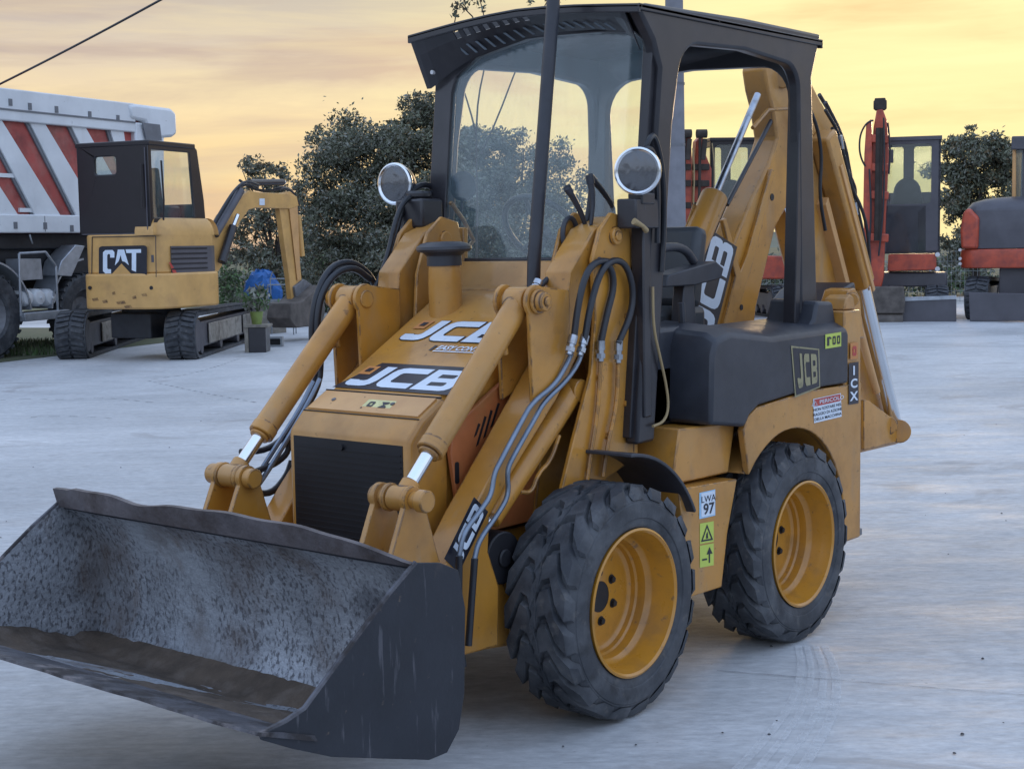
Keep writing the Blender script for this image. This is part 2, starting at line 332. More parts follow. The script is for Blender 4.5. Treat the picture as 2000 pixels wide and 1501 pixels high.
GC = [[(1.25, 1), (.35, 1), (.16, .96), (.04, .86), (0, .72), (0, .28), (.04, .14), (.16, .04), (.35, 0), (1.25, 0), (1.25, .26), (.48, .26), (.40, .28), (.36, .34), (.36, .66), (.40, .72), (.48, .74), (1.25, .74)]]
GB = [[(0, 0), (1.02, 0), (1.18, .04), (1.27, .14), (1.28, .36), (1.24, .46), (1.14, .5), (1.24, .54), (1.28, .64), (1.27, .86), (1.18, .96), (1.02, 1), (0, 1)],
      [(.36, .22), (.36, .40), (.88, .40), (.93, .37), (.93, .25), (.88, .22)], [(.36, .60), (.36, .78), (.88, .78), (.93, .75), (.93, .63), (.88, .60)]]
def shift(g, dx, s=1): return [[(x*s+dx, y*s) for x, y in sp] for sp in g]
def jcb(m, O, ex, ey, shear=.28, off=0):
    n = Vector(ex).cross(Vector(ey)).normalized()
    for g_, dx in ((GJ, 0), (GC, 1.12), (GB, 2.5)): m.glyph(shift(g_, dx), Vector(O), ex, ey, 0, off, shear)

# ================================================================== THE BACKHOE LOADER
BH = thing('backhoe_loader', 'large yellow backhoe loader with an open black canopy and a worn front bucket', 'backhoe loader')
YW, RR, WB = .70, .385, 1.15      # wheel face, tyre radius, wheelbase

# ---- wheels
def wheel(x, side, phase):
    """tyre > lugs on a dished rim; side = +1 for the visible side"""
    c = Vector((x, side*(YW-.135), RR)); d = (0, side, 0)
    W2 = .135
    m = MB()
    prof = [(.236, -W2*.80), (.262, -W2*.97), (.300, -W2*1.0), (.335, -W2*.96), (.355, -W2*.86), (.3645, -W2*.60), (.367, 0), (.3645, W2*.60), (.355, W2*.86),
            (.343, W2*.92), (.335, W2*.955), (.331, W2*.955), (.328, W2*.975), (.300, W2*1.0), (.279, W2*.985), (.276, W2*.955), (.262, W2*.95), (.247, W2*.90), (.241, W2*.82), (.236, W2*.80)]
    m.lathe(prof, c, d, 96, closed=True)
    n = 21; rg = random.Random(int(x*10)+side)
    for k in range(n):
        for s in (-1, 1):
            a0 = 2*math.pi*(k+phase+(.5 if s > 0 else 0))/n
            # centre line of a bar lug: from the middle of the tread out over the shoulder, wavy
            cl = [(-.012, .00), (.022, .050), (.050, .056), (.085, .014), (.118, -.010), (.132, -.014)]
            rings = []
            for i, (yy, da) in enumerate(cl):
                base = .3650 if yy < .09 else (.356 if yy < .125 else .340)
                top = (.3855 if yy < .10 else (.378 if yy < .125 else .352)) + rg.uniform(-.001, .001)
                hw = (.037 if i in (1, 2) else .034)*(1 if i < 5 else .75)
                sec = []
                for (dw, rr) in ((-hw*1.35, base), (-hw, top), (hw, top), (hw*1.35, base)):
                    aa = a0+(da*1.9+dw)/.37
                    y_ = s*yy
                    sec.append(c+Vector((math.cos(aa)*rr, side*y_, math.sin(aa)*rr)))
                rings.append(sec)
            m.loft(rings)
    ty = m.build('tyre', 'rubber', None, smooth=30)
    m = MB()
    # rim: flange, stepped barrel and deep disc
    prof = [(.232, W2*.70), (.243, W2*.90), (.245, W2*.96), (.238, W2*.985), (.231, W2*.93), (.224, W2*.66), (.221, W2*.60), (.216, W2*.36), (.212, W2*.30), (.199, W2*.22), (.196, W2*.14),
            (.193, W2*.02), (.187, -W2*.03), (.184, -W2*.14), (.177, -W2*.19), (.168, -W2*.21), (.150, -W2*.19), (.090, -W2*.15), (.052, -W2*.13)]
    m.lathe(prof, c, d, 72)
    rim = m.build('rim', 'rimyellow', None, smooth=30)
    m = MB()
    m.cyl(c-Vector((0, side*W2*.75, 0)), c-Vector((0, side*W2*.14, 0)), .054, n=28)
    hub = m.build('hub', 'grill', None)
    bolts = []
    for i in range(6):
        a = 2*math.pi*(i+.3+phase)/6; p = c+Vector((math.cos(a)*.083, -side*W2*.155, math.sin(a)*.083)); m = MB()
        m.cyl(p, p+Vector((0, side*.014, 0)), .011, n=6); m.cyl(p, p+Vector((0, side*.004, 0)), .016, n=14)
        bolts.append(m.build('wheel_nut', 'grill', None))
    t = MB(); t.cyl(c-Vector((0, side*.30, 0)), c-Vector((0, side*.055, 0)), .06, n=20); ax = t.build('wheel', 'grill', BH)
    for o in [ty, rim, hub]+bolts: o.parent = ax
    return ax
for x in (0, -WB):
    for s in (1, -1): wheel(x, s, .13 if x == 0 else .4)

# ---- chassis and side boxes
m = MB()
m.prism([(-.25, .30), (-.25, .80), (-.42, .88), (-1.70, .90), (-1.72, .30), (-1.5, .22), (-.30, .22)], 'y', -.40, .40)
m.prism([(.59, .34), (.59, .60), (-.24, .60), (-.24, .24), (.40, .24)], 'y', -.265, .265)
ch = m.build('chassis', 'yellow', BH, bevel=.006)
for s in (1, -1):
    m = MB()   # step box between the wheels
    Y = .62*s
    pf = [(-.372, .70), (-.767, .683), (-.70, .50), (-.657, .30), (-.449, .305)]
    m.prism(pf, 'y', .30*s, Y)
    m.build('step_box', 'yellow', BH, bevel=.004)
    m = MB()
    m.prism([(-.40, .706), (-.45, .90), (-.83, .885), (-.78, .70)], 'y', .30*s, .575*s)
    m.build('floor_riser', 'yellow', BH, bevel=.006)
    m = MB()   # rear side panel with its wheel arch
    ar = arc(-1.165, .375, .452, 170, 22, 22)
    pf = [(-.775, .69), (-.80, .86), (-.845, .915), (-.93, .955), (-1.30, .962), (-1.762, .955), (-1.762, .305), (-1.62, .305)]+[(p[0], p[1]) for p in ar]
    # walk the arch from the rear foot to the front
    a2 = arc(-1.165, .375, .452, 188, 44, 22)
    pf = [(-.80, .86), (-.835, .905), (-.90, .935), (-1.30, .962), (-1.762, .955), (-1.762, .305), (-1.622, .305)]+a2
    m.prism(pf, 'y', .60*s, .628*s)
    # arch lining
    rings = []
    for q in a2: rings.append([(q[0], .34*s, q[1]), (q[0], .61*s, q[1]), (q[0]*1.0+(q[0]+1.165)*.02, .61*s, q[1]+(q[1]-.375)*.02), (q[0]+(q[0]+1.165)*.02, .34*s, q[1]+(q[1]-.375)*.02)])
    m.loft(rings)
    rp = m.build('rear_side_panel', 'yellow', BH, bevel=.004)
    if s > 0: RSP = rp
    m = MB()   # front mudguard
    rings = []
    for q in arc(-.02, .40, .455, 92, 152, 14):
        n_ = Vector((q[0]+.02, 0, q[1]-.40)).normalized()*.012
        rings.append([(q[0], .40*s, q[1]), (q[0], .655*s, q[1]), (q[0]+n_.x, .655*s, q[1]+n_.z), (q[0]+n_.x, .40*s, q[1]+n_.z)])
    m.loft(rings); m.build('front_mudguard', 'black', BH, bevel=.003)
for s in (1, -1):
    m = MB(); m.box(-.10, .10, .27*s if s > 0 else -.42, .42 if s > 0 else .27*s, .29, .48); m.build('axle_housing', 'blackpaint', BH, bevel=.02)
    m = MB(); m.cyl((.34, .29*s, .56), (.34, .42*s, .56), .085, n=24); m.cyl((.34, .42*s, .56), (.34, .43*s, .56), .03, n=12); m.build('hydraulic_motor', 'grill', BH, bevel=.006)
    m = MB(); m.prism([(.30, .26), (.46, .28), (.46, .46), (.34, .50), (.26, .40)], 'y', *sorted((.28*s, .40*s))); m.build('front_mount', 'yellow', BH, bevel=.01)
m = MB(); m.box(-1.05, -.30, -.46, .46, .868, .892); m.build('cab_floor', 'blackpaint', BH)
# rear cross frame, post and pad
m = MB()
m.box(-1.765, -1.615, .52, .624, .30, 1.26); m.box(-1.765, -1.615, -.624, -.52, .30, 1.26)
m.box(-1.79, -1.71, -.52, .52, .86, .98); m.box(-1.79, -1.71, -.52, .52, .32, .46); m.box(-1.77, -1.73, -.50, .50, .46, .86)
m.prism([(-1.762, 1.26), (-1.66, 1.26), (-1.68, 1.31), (-1.72, 1.325), (-1.75, 1.31)], 'y', .50, .60)
m.build('rear_frame', 'yellow', BH, bevel=.007)
m = MB(); m.box(-1.84, -1.745, .50, .60, .295, .325); m.cyl((-1.82, .55, .325), (-1.82, .55, .345), .03); m.build('rear_pad', 'grey', BH, bevel=.004)

# ---- rear black mouldings
for s in (1, -1):
    m = MB()
    pf = [(-.56, .905), (-.80, .872), (-.835, .912), (-.90, .942), (-1.30, .969), (-1.632, .965), (-1.632, 1.185), (-1.61, 1.205), (-1.0, 1.20), (-.70, 1.235), (-.60, 1.215), (-.572, 1.16)]
    m.loft([[(x, .34*s, z+.03*(z > 1.1)) for x, z in pf], [(x, .585*s, z+.012*(z > 1.1)) for x, z in pf], [(x, .636*s, z-.015*(z > 1.1)) for x, z in pf]])
    m.loft([[(x, .36*s, z) for x, z in [(-1.38, 1.19), (-1.44, 1.24), (-1.47, 1.315), (-1.60, 1.31), (-1.628, 1.19)]], [(x, .585*s, z) for x, z in [(-1.37, 1.19), (-1.43, 1.235), (-1.455, 1.305), (-1.59, 1.30), (-1.628, 1.19)]]])
    q = m.build('rear_moulding', 'black', BH, bevel=.014)
    if s > 0: MOULD = q

def decal(name, parent, builder, mats, label=None):
    m = MB(); builder(m); return m.build(name, mats, parent, flatn=True, label=label)
# shield logo on the moulding
Yd = .638
def shield(m):
    o = [U(a, b, 'y', Yd) for a, b in ((1545, 675), (1600, 681), (1602, 756), (1553, 776))]
    O, A, B, C_ = o[3], o[2], o[1], o[0]
    def pt(u, v, k=0): return ((O*(1-u)+A*u)*(1-v)+(C_*(1-u)+B*u)*v)+Vector((0, .0012*k, 0))
    for k, (e, mi) in enumerate(((0, 0), (.045, 1))):
        m.mat(mi); m.poly([pt(e, e*.8, k), pt(1-e, e*.8, k), pt(1-e, 1-e*.8, k), pt(e, 1-e*.8, k)])
    m.mat(0)
    # narrow letters that follow the trapezoid
    def warp(g, u0, u1, v0=.15, v1=.86):
        for i, sp in enumerate(g[:1]):
            pass
        mm = bpy.data.curves.new('g', 'CURVE'); mm.dimensions = '2D'; mm.fill_mode = 'BOTH'
        for sp in g:
            q = mm.splines.new('POLY'); q.points.add(len(sp)-1); q.use_cyclic_u = True
            for i, (x, y) in enumerate(sp): q.points[i].co = (x, y, 0, 1)
        ob = bpy.data.objects.new('tmp', mm); me = bpy.data.meshes.new_from_object(ob)
        vs = [m.v(pt(u0+(u1-u0)*v.co.x, v0+(v1-v0)*v.co.y, 2)) for v in me.vertices]
        for p in me.polygons: m.face([vs[i] for i in p.vertices])
        bpy.data.objects.remove(ob); bpy.data.meshes.remove(me); bpy.data.curves.remove(mm)
    sc = lambda g, w: [[(x/w, y) for x, y in sp] for sp in g]
    warp(sc(GJ, 1), .12, .34); warp(sc(GC, 1.25), .40, .60); warp(sc(GB, 1.28), .66, .88)
decal('shield_logo', MOULD, shield, ['decalgold', 'decalblack'])
def quad(m, pts, k=0):
    m.poly([Vector(p)+Vector((0, .0012*k, 0)) for p in pts])
def lime1(m):
    q = UL('y', Yd, ((1612, 681), (1643, 676), (1643, 648), (1612, 653))); m.mat(0); quad(m, q)
    m.mat(1); ex = (q[1]-q[0]); ey = (q[3]-q[0])
    f = lambda a, b: q[0]+ex*a+ey*b+Vector((0, .0012, 0))
    m.poly([f(.10, .18), f(.24, .18), f(.24, .80), f(.10, .80)]); m.poly([f(.24, .68), f(.36, .60), f(.36, .74), f(.24, .82)])
    m.glyph([rrect(.44, .64, .2, .8, .08), rrect(.50, .58, .34, .66, .03)], q[0]+Vector((0, .0012, 0)), ex, ey)
    m.glyph([rrect(.72, .92, .2, .8, .08), rrect(.78, .86, .34, .66, .03)], q[0]+Vector((0, .0012, 0)), ex, ey)
decal('lime_sticker', MOULD, lime1, ['limey', 'decalblack'])
def warn(m):
    q = UL('y', .6295, ((1590, 826), (1644, 813), (1644, 767), (1588, 779))); ex = q[1]-q[0]; ey = q[3]-q[0]
    f = lambda a, b, k=1: q[0]+ex*a+ey*b+Vector((0, .0012*k, 0))
    m.mat(0); m.poly([f(0, 0, 0), f(1, 0, 0), f(1, 1, 0), f(0, 1, 0)])
    m.mat(1); m.poly([f(.03, .68), f(.97, .68), f(.97, .97), f(.03, .97)])
    m.mat(0); m.text('\u26a0 PERICOLO', f(.5, .75, 2), ex*.19, ey*.22, .01, 0, 'CENTER')
    m.mat(2)
    for i, t_ in enumerate(('NON SOSTARE NEL', 'RAGGIO DI AZIONE', 'DELLA MACCHINA')): m.text(t_, f(.5, .48-i*.20, 1), ex*.115, ey*.17, .01, 0, 'CENTER')
decal('warning_label', RSP, warn, ['white', 'red', 'decalblack'])
def model_(m):
    Y = .632
    q = UL('y', Y, ((1658, 790), (1677, 787), (1677, 706), (1658, 709))); ex = q[1]-q[0]; ey = q[3]-q[0]
    m.mat(0); quad(m, q)
    m.mat(1)
    for i, ch_ in enumerate('1CX'): m.text(ch_, q[0]+ex*.5+ey*(.71-.31*i)+Vector((0, .0012, 0)), ex*1.02, ey*.30, .03, 0, 'CENTER')
    q = UL('y', Y, ((1661, 702), (1676, 700), (1676, 668), (1661, 670))); ex = q[1]-q[0]; ey = q[3]-q[0]
    m.mat(2); quad(m, q); m.mat(3); m.glyph([rrect(.25, .75, .2, .8, .12), rrect(.42, .60, .4, .62, .05)], q[0]+Vector((0, .0012, 0)), ex, ey)
decal('model_decal', BH, model_, ['decalblack', 'white', 'decalorange', 'red'])
def stk(m):
    Y = .6215
    q = UL('y', Y, ((1366, 1013), (1397, 1006), (1397, 955), (1366, 962))); ex = q[1]-q[0]; ey = q[3]-q[0]
    m.mat(0); quad(m, q); m.mat(1)
    m.poly([q[0]+ex*a+ey*b+Vector((0, .0012, 0)) for a, b in ((.10, .05), (.95, .05), (.95, .97), (.10, .97))])
    m.mat(2); m.text('LWA', q[0]+ex*.54+ey*.60+Vector((0, .0024, 0)), ex*.42, ey*.36, .0, 0, 'CENTER')
    m.text('97', q[0]+ex*.56+ey*.14+Vector((0, .0024, 0)), ex*.68, ey*.58, .02, 0, 'CENTER')
    q = UL('y', Y, ((1367, 1062), (1394, 1057), (1394, 1017), (1367, 1022))); ex = q[1]-q[0]; ey = q[3]-q[0]
    m.mat(3); quad(m, q); m.mat(2); m.glyph([[(.06, .10), (.94, .10), (.5, .92)], [(.20, .18), (.80, .18), (.5, .76)], ], q[0]+Vector((0, .0012, 0)), ex, ey)
    m.glyph([[(.42, .22), (.58, .22), (.55, .55), (.45, .45)]], q[0]+Vector((0, .0012, 0)), ex, ey)
    q = UL('y', Y, ((1367, 1108), (1394, 1103), (1394, 1060), (1367, 1065))); ex = q[1]-q[0]; ey = q[3]-q[0]
    m.mat(3); quad(m, q); m.mat(2); m.glyph([[(.62, .15), (.72, .15), (.72, .55), (.90, .55), (.68, .88), (.46, .55), (.62, .55)]], q[0]+Vector((0, .0012, 0)), ex, ey)
    m.glyph([[(.15, .30), (.50, .30), (.50, .38), (.15, .38)]], q[0]+Vector((0, .0012, 0)), ex, ey)
decal('noise_and_hazard_stickers', BH, stk, ['lightblue', 'white', 'decalblack', 'limey'])

# ---- engine hood
HW = .27
m = MB()
sec = [(.612, .30), (.612, .950), (.606, .962), (.556, 1.012), (.548, 1.017), (.448, 1.072)]
m.loft([[(x+(.0 if abs(y) < .265 else -.010), y, z-(0 if abs(y) < .265 else .010)) for x, z in sec]+[(.448, y, .30)] for y in (-.276, -.263, .263, .276)])
m.build('front_cowl', 'yellow', BH, bevel=.004)
m = MB(); m.obox((.5005, 0, 1.0460), Vector((.048, 0, -.0264))*.93, (0, .250, 0), (.0016, 0, .0029)); m.build('cowl_cap', 'yellow_pale', BH, bevel=.0015)
m = MB(); m.obox((.447, 0, 1.0735), (.0018, 0, -.001), (0, .262, 0), (.001, 0, .0018)); m.obox((.553, 0, 1.0155), (.0015, 0, -.0010), (0, .262, 0), (.0012, 0, .0012)); m.build('cowl_seam', 'grill', BH)
for yy_ in (-.17, .10): m = MB(); m.cyl((.50, yy_, 1.048), (.502, yy_, 1.0525), .008, n=14); m.build('cap_screw', 'grey', BH)
m = MB()
hp = [(.444, 1.074), (-.12, 1.372), (-.20, 1.40)]
rings = []
for x, z in [(.444, 1.074), (.30, 1.150), (.0, 1.309), (-.12, 1.372), (-.20, 1.392)]:
    t = (.444-x)/.644; W_ = .262+.03*t
    rings.append([(x, -W_, .60+.1*t), (x, -W_, z-.028), (x, -W_+.022, z-.004), (x, 0, z-.0035), (x, W_-.022, z-.004), (x, W_, z-.028), (x, W_, .60+.1*t)])
m.loft(rings)
HOOD = m.build('hood', 'yellow', BH, bevel=.004)
m = MB()   # seam strip and hole
m.box(.446, .4475, -.262, .262, .9, 1.066); m.build('hood_seam', 'grill', BH)
# grille
m = MB()
m.box(.585, .614, -.248, .246, .32, .938)
for i in range(31):
    z = .34+i*.0188; m.box(.612, .6165, -.240, .238, z, z+.005)
m.cyl((.614, -.02, .915), (.624, -.02, .915), .010)
GR = m.build('grille', 'grill', BH)
# engine side vents, sun-faded orange
for s in (1, -1):
    m = MB()
    pf = [(.40, .62), (.42, .72), (.452, .90), (.44, .965), (.38, 1.01), (.28, 1.06), (.10, 1.15), (.0, 1.17), (-.02, .62)]
    m.prism(pf, 'y', .283*s, .302*s)
    sp = m.build('engine_side_panel', 'orange', BH, bevel=.004)
    for a_, b_ in (((972, 786), (958, 832)), ((958, 800), (944, 852)), ((946, 812), (930, 868)), ((934, 826), (926, 850))):
        A_, B_ = U(*a_, 'y', .302), U(*b_, 'y', .302); m = MB()
        m.prism([(A_.x, A_.z), (A_.x-.010, A_.z-.004), (B_.x-.010, B_.z), (B_.x+.002, B_.z-.006)], 'y', .3015*s, .3035*s)
        m.build('vent_slot', 'grill', sp)
    m = MB(); m.prism(rrect(.415, .435, .80, .87, .008), 'y', .3015*s, .3035*s); m.build('latch_slot', 'grill', sp)
# decals on the sloping hood
HE = Vector((-.12-.444, 0, 1.372-1.074)); HE.normalize(); HNo = Vector((HE.z*-1, 0, HE.x))*-1
HNo = Vector((.4673, 0, .8841))
def hoodpt(px, py, off=.0025):
    # intersection with the hood plane
    d = fw + cr*((px-PW/2)/F_PX) - cu*((py-PH/2)/F_PX); P0 = Vector((.444, 0, 1.0705))
    t = (P0-CAMP).dot(HNo)/d.dot(HNo); return CAMP+d*t+HNo*off
def logo(m, bl, br, tl, backing, off0):
    O, BR, TL = hoodpt(*bl, off0), hoodpt(*br, off0), hoodpt(*tl, off0)
    ey_ = (TL-O); 
    ex = Vector((0, 1, 0))*((BR-O).y/4.1); ey = HE*(TL-O).dot(HE)
    sh = .30
    if backing == 'black':
        m.mat(0); m.glyph([[(-.25, -.14), (4.02, -.14), (4.42, 1.2), (.55, 1.2)]], O, ex, ey)
        jcb2 = [(GJ, 0), (GC, 1.12), (GB, 2.5)]
    else:
        m.mat(0)
        for g_, dx in ((GJ, 0), (GC, 1.12), (GB, 2.5)): m.glyph(shift(g_[:1], dx), O, ex, ey, 0, .03, sh)
    m.mat(1); jcb(m, O+HNo*.0010, ex, ey, sh)
    m.mat(2); m.glyph([[(.12, .58), (.58, .58), (.68, 1.0), (.22, 1.0)]], O+HNo*.0010, ex, ey)
    m.mat(0); m.glyph([[(.28, .70), (.48, .70), (.54, .88), (.34, .88)]], O+HNo*.003, ex, ey)
decal('lower_logo', HOOD, lambda m: logo(m, (668, 752), (893, 764), (690, 714), 'black', .0025), ['decalblack', 'white', 'decalorange'])
decal('upper_logo', HOOD, lambda m: logo(m, (775, 664), (985, 672), (793, 626), 'thin', .0025), ['decalblack', 'white', 'decalorange'])
def easy(m):
    O = hoodpt(850, 683); ex = Vector((0, 1, 0))*.034; ey = HE*.036
    m.mat(0); m.text('EASY CONTROL', O, ex, ey, .03, .3)
    m.glyph([[(-.1, -.35), (6.2, -.35), (6.2, -.2), (-.05, -.2)]], O, ex, ey)
    m.mat(1); m.glyph([[(-.75, -.2), (-.35, -.2), (-.15, .7), (-.55, .7)]], O, ex, ey)
decal('control_lettering', HOOD, easy, ['white', 'decalblack'])
m = MB()   # cream sticker on the cowl
cw = Vector((-.09, 0, .05)).normalized(); cn = Vector((.05, 0, .09)).normalized(); O = Vector((.530, -.02, 1.0295))+cn*.0035
m.mat(0); m.poly([O, O+Vector((0, .125, 0)), O+Vector((0, .125, 0))+cw*.052, O+cw*.052])
m.mat(1); m.text('\u25cf', O+cn*.001, (0, .01, 0), cw*.01)
m.glyph([rrect(.018, .045, .012, .040, .006), rrect(.026, .037, .020, .032, .003)], O+cn*.0012, (0, 1, 0), cw)
m.glyph([[(.07, .010), (.105, .010), (.105, .018), (.09, .026), (.105, .034), (.105, .042), (.07, .042), (.085, .026)]], O+cn*.0012, (0, 1, 0), cw)
m.build('cream_sticker', ['cream', 'decalblack'], BH, flatn=True)
# bulkhead under the windscreen
m = MB(); m.prism([(-.20, 1.30), (-.20, 1.392), (-.245, 1.40), (-.30, 1.492), (-.44, 1.492), (-.44, .90), (-.30, .90)], 'y', -.42, .42)
m.build('bulkhead', 'yellow', BH, bevel=.006)
# air intake with mushroom pre-cleaner
m = MB(); c0 = Vector((-.045, -.15, 1.25))
m.lathe([(.060, 0), (.060, .17), (.058, .215), (.056, .235)], c0, (.02, 0, 1), 36, caps=True); AI = m.build('air_intake', 'yellow', BH)
m = MB(); c1_ = c0+Vector((.004, 0, .232))
m.lathe([(.063, 0), (.063, .035), (.075, .046), (.094, .050), (.100, .058), (.098, .068), (.084, .078), (.060, .084), (.001, .086)], c1_, (.02, 0, 1), 40, caps=True)
m.build('cap', 'black', AI)
m = MB(); m.lathe([(.064, 0), (.066, .004), (.064, .04)], c0+Vector((0, 0, .0)), (.02, 0, 1), 36); m.build('rubber_collar', 'black', AI)
# exhaust stack
m = MB(); m.tube([(-.06, .232, 1.26), (-.07, .235, 1.5), (-.13, .245, 2.0), (-.19, .25, 2.46)], .0235, 20)
m.build('exhaust_stack', 'black', BH)

# ---- loader towers, arms, cylinders
for s in (1, -1):
    m = MB()
    pf = [(-.135, 1.60), (-.20, 1.655), (-.29, 1.64), (-.315, 1.56), (-.32, .80), (.02, .70), (.10, .74), (.03, .90), (-.075, 1.12), (-.10, 1.30), (-.09, 1.50)]
    m.prism(pf, 'y', .452*s, .470*s)
    m.prism([(-.12, 1.60), (-.20, 1.66), (-.29, 1.64), (-.315, 1.56), (-.33, .80), (.05, .62), (-.02, 1.0), (-.06, 1.45)], 'y', .300*s, .316*s)
    m.box(-.345, -.318, .30*s if s > 0 else .47*s, .47*s if s > 0 else .30*s, .80, 1.62)
    m.cyl((-.215, .29*s, 1.575), (-.215, .485*s, 1.575), .030)
    m.cyl((-.215, .47*s, 1.575), (-.215, .492*s, 1.575), .017)
    T = m.build('loader_tower', 'yellow', BH, bevel=.004)
    m = MB()  # arm: main box
    pf = [(-.27, 1.645), (-.14, 1.60), (.0, 1.46), (.03, 1.25), (.093, 1.166), (.526, .727), (.60, .643), (.76, .45), (.93, .33), (.955, .25), (.90, .20), (.80, .19),
          (.62, .30), (.40, .29), (.39, .48), (.44, .60), (.43, .71), (.32, .83), (.08, 1.045), (-.20, 1.36), (-.29, 1.53)]
    m.prism(pf, 'y', .335*s, .440*s)
    A = m.build('loader_arm', 'yellow', BH, bevel=.006)
    m = MB()
    bp = [(.02, 1.28), (.02, 1.40)]+[(.195+.054*math.cos(R(a)), 1.37+.054*math.sin(R(a))) for a in range(120, -50, -15)]+[(.222, 1.05), (.13, 1.08), (.05, 1.18)]
    for y0, y1 in ((.312, .328), (.438, .454)): m.prism(bp, 'y', y0*s, y1*s)
    m.build('ram_bracket', 'yellow', A, bevel=.003)
    m = MB(); m.cyl((.195, .305*s, 1.37), (.195, .488*s, 1.37), .032); m.cyl((.195, .455*s, 1.37), (.195, .468*s, 1.37), .041); m.cyl((.195, .486*s, 1.37), (.195, .494*s, 1.37), .031); m.cyl((.195, .492*s, 1.37), (.195, .502*s, 1.37), .016, n=6)
    m.build('upper_pin', 'yellow', A, bevel=.004)
    # crowd cylinder between arm bracket and bucket lever
    p0, p1 = Vector((.195, .383*s, 1.37)), Vector((.765, .383*s, .81)); d = (p1-p0).normalized()
    m = MB(); be = p0+d*.605
    m.cyl(p0+d*.02, be, .042, n=32); m.cyl(p0-d*.0+Vector((0, -.04, 0)), p0+Vector((0, .04, 0)), .046, n=24)
    m.cyl(be-d*.02, be+d*.018, .0445, n=32); m.cyl(be+d*.018, be+d*.03, .034, n=24); m.tube([p0+d*.12+Vector((.0, 0, -.05)), p0+d*.14+Vector((-.02, 0, -.07))], .014)
    CY = m.build('bucket_ram', 'yellow', BH, bevel=.004)
    m = MB(); m.cyl(be, p1-d*.04, .0215, n=20); m.build('ram_rod', 'chrome', CY)
    m = MB(); m.cyl(p1+Vector((0, -.035, 0)), p1+Vector((0, .035, 0)), .038, n=24); m.cyl(p1-d*.06, p1, .030); m.build('rod_eye', 'yellow', CY, bevel=.003)
    # lift cylinder under the arm
    p0, p1 = Vector((-.06, .40*s, 1.06)), Vector((.50, .40*s, .60)); d = (p1-p0).normalized()
    m = MB(); m.cyl(p0, p0+d*.58, .040, n=28); m.cyl(p0-Vector((0, .04, 0)), p0+Vector((0, .04, 0)), .04)
    LC = m.build('lift_ram', 'yellow', BH, bevel=.004)
    m = MB(); m.cyl(p0+d*.58, p1+d*.06, .02); m.build('ram_rod', 'chrome', LC)
    # quick-hitch lugs that carry the bucket
    m = MB()
    for y0, y1 in ((.305, .325), (.430, .452)):
        lug = [(.60, .47), (.66, .62)]+[(.765+.041*math.cos(R(a)), .81+.041*math.sin(R(a))) for a in range(170, -30, -18)]+[(.86, .66), (.985, .52), (.985, .30), (.93, .24), (.84, .30)]
        m.glyph([lug, [(.70, .56), (.74, .60), (.80, .60), (.85, .54), (.82, .46), (.74, .46)]], (0, y0*s, 0), (1, 0, 0), (0, 0, 1), .020)
    m.box(.90, .985, *(sorted((.30*s, .455*s))), .44, .50)
    m.build('quick_hitch_lug', 'yellow', BH, bevel=.003)
    m = MB()
    m.cyl((.765, .285*s, .81), (.765, .485*s, .81), .026, n=20); m.cyl((.765, .4535*s, .81), (.765, .488*s, .81), .034, n=24); m.cyl((.765, .270*s, .81), (.765, .3035*s, .81), .033, n=24)
    m.cyl((.765, .3265*s, .81), (.765, .343*s, .81), .043, n=20); m.cyl((.765, .42*s, .81), (.765, .4285*s, .81), .043, n=20)
    m.build('lower_pin', 'yellow', BH, bevel=.004)
for s in (1, -1):
    for (x, z) in ((-.12, 1.10), (-.27, 1.00), (-.16, .90), (-.28, 1.30), (-.05, .80)):
        m = MB(); m.cyl((x, .469*s, z), (x, .478*s, z), .013, n=6); m.build('tower_bolt', 'yellow', BH)
m = MB(); m.cyl((.62, -.34, .43), (.62, .34, .43), .055, n=24); m.box(.90, .975, -.50, .50, .42, .50); m.build('cross_tube', 'yellow', BH, bevel=.005)
# dark logo plate on the arm, behind the pipes
def armlogo(m):
    O = Vector((.70, .4425, .56)); ex = Vector((-.285, 0, .335)).normalized()*.064; ey = Vector((.76, 0, .65)).normalized()*.07
    ey = Vector((.335, 0, .285)).normalized()*.062
    O = Vector((.585, .4415, .575))
    m.mat(0); m.glyph([[(-.2, -.2), (4.1, -.2), (4.1, 1.2), (-.2, 1.2)]], O, ex*.8, ey)
    m.mat(1); jcb(m, O+Vector((0, .0015, 0)), ex*.8, ey, .1)
decal('arm_logo', BH, armlogo, ['decalblack', 'white'])

# ---- bucket
BW = .787
m = MB()
inn = [(1.150, .735), (1.112, .706), (1.066, .655), (1.030, .58), (1.010, .47), (1.006, .37), (1.022, .29), (1.06, .247), (1.13, .236), (1.60, .400)]
outp = [(1.135, .715), (1.085, .697), (1.022, .655), (.990, .58), (.980, .47), (.985, .365), (1.003, .28), (1.05, .228), (1.13, .215), (1.60, .380)]
ny = 40
def dent(x, y, z, k):
    return Vector((x+.004*math.sin(y*7+k)+.003*math.sin(y*17+k*2), y, z+.003*math.sin(y*11+k*1.3)))
m.mat(0)
g_in = [[m.v(dent(x, -BW+2*BW*j/ny, z, i)) for i, (x, z) in enumerate(inn)] for j in range(ny+1)]
g_out = [[m.v((x, -BW+2*BW*j/ny, z)) for x, z in outp] for j in range(ny+1)]
for j in range(ny):
    for i in range(len(inn)-1):
        m.mi = 0; m.face([g_in[j][i], g_in[j+1][i], g_in[j+1][i+1], g_in[j][i+1]])
        m.mi = 1; m.face([g_out[j][i+1], g_out[j+1][i+1], g_out[j+1][i], g_out[j][i]])
m.mi = 1
for i in (0, len(inn)-1):
    for j in range(ny): m.face([g_in[j][i], g_out[j][i], g_out[j+1][i], g_in[j+1][i]])
BK = m.build('bucket', ['bucketin', 'bucketout'], BH, flatn=True)
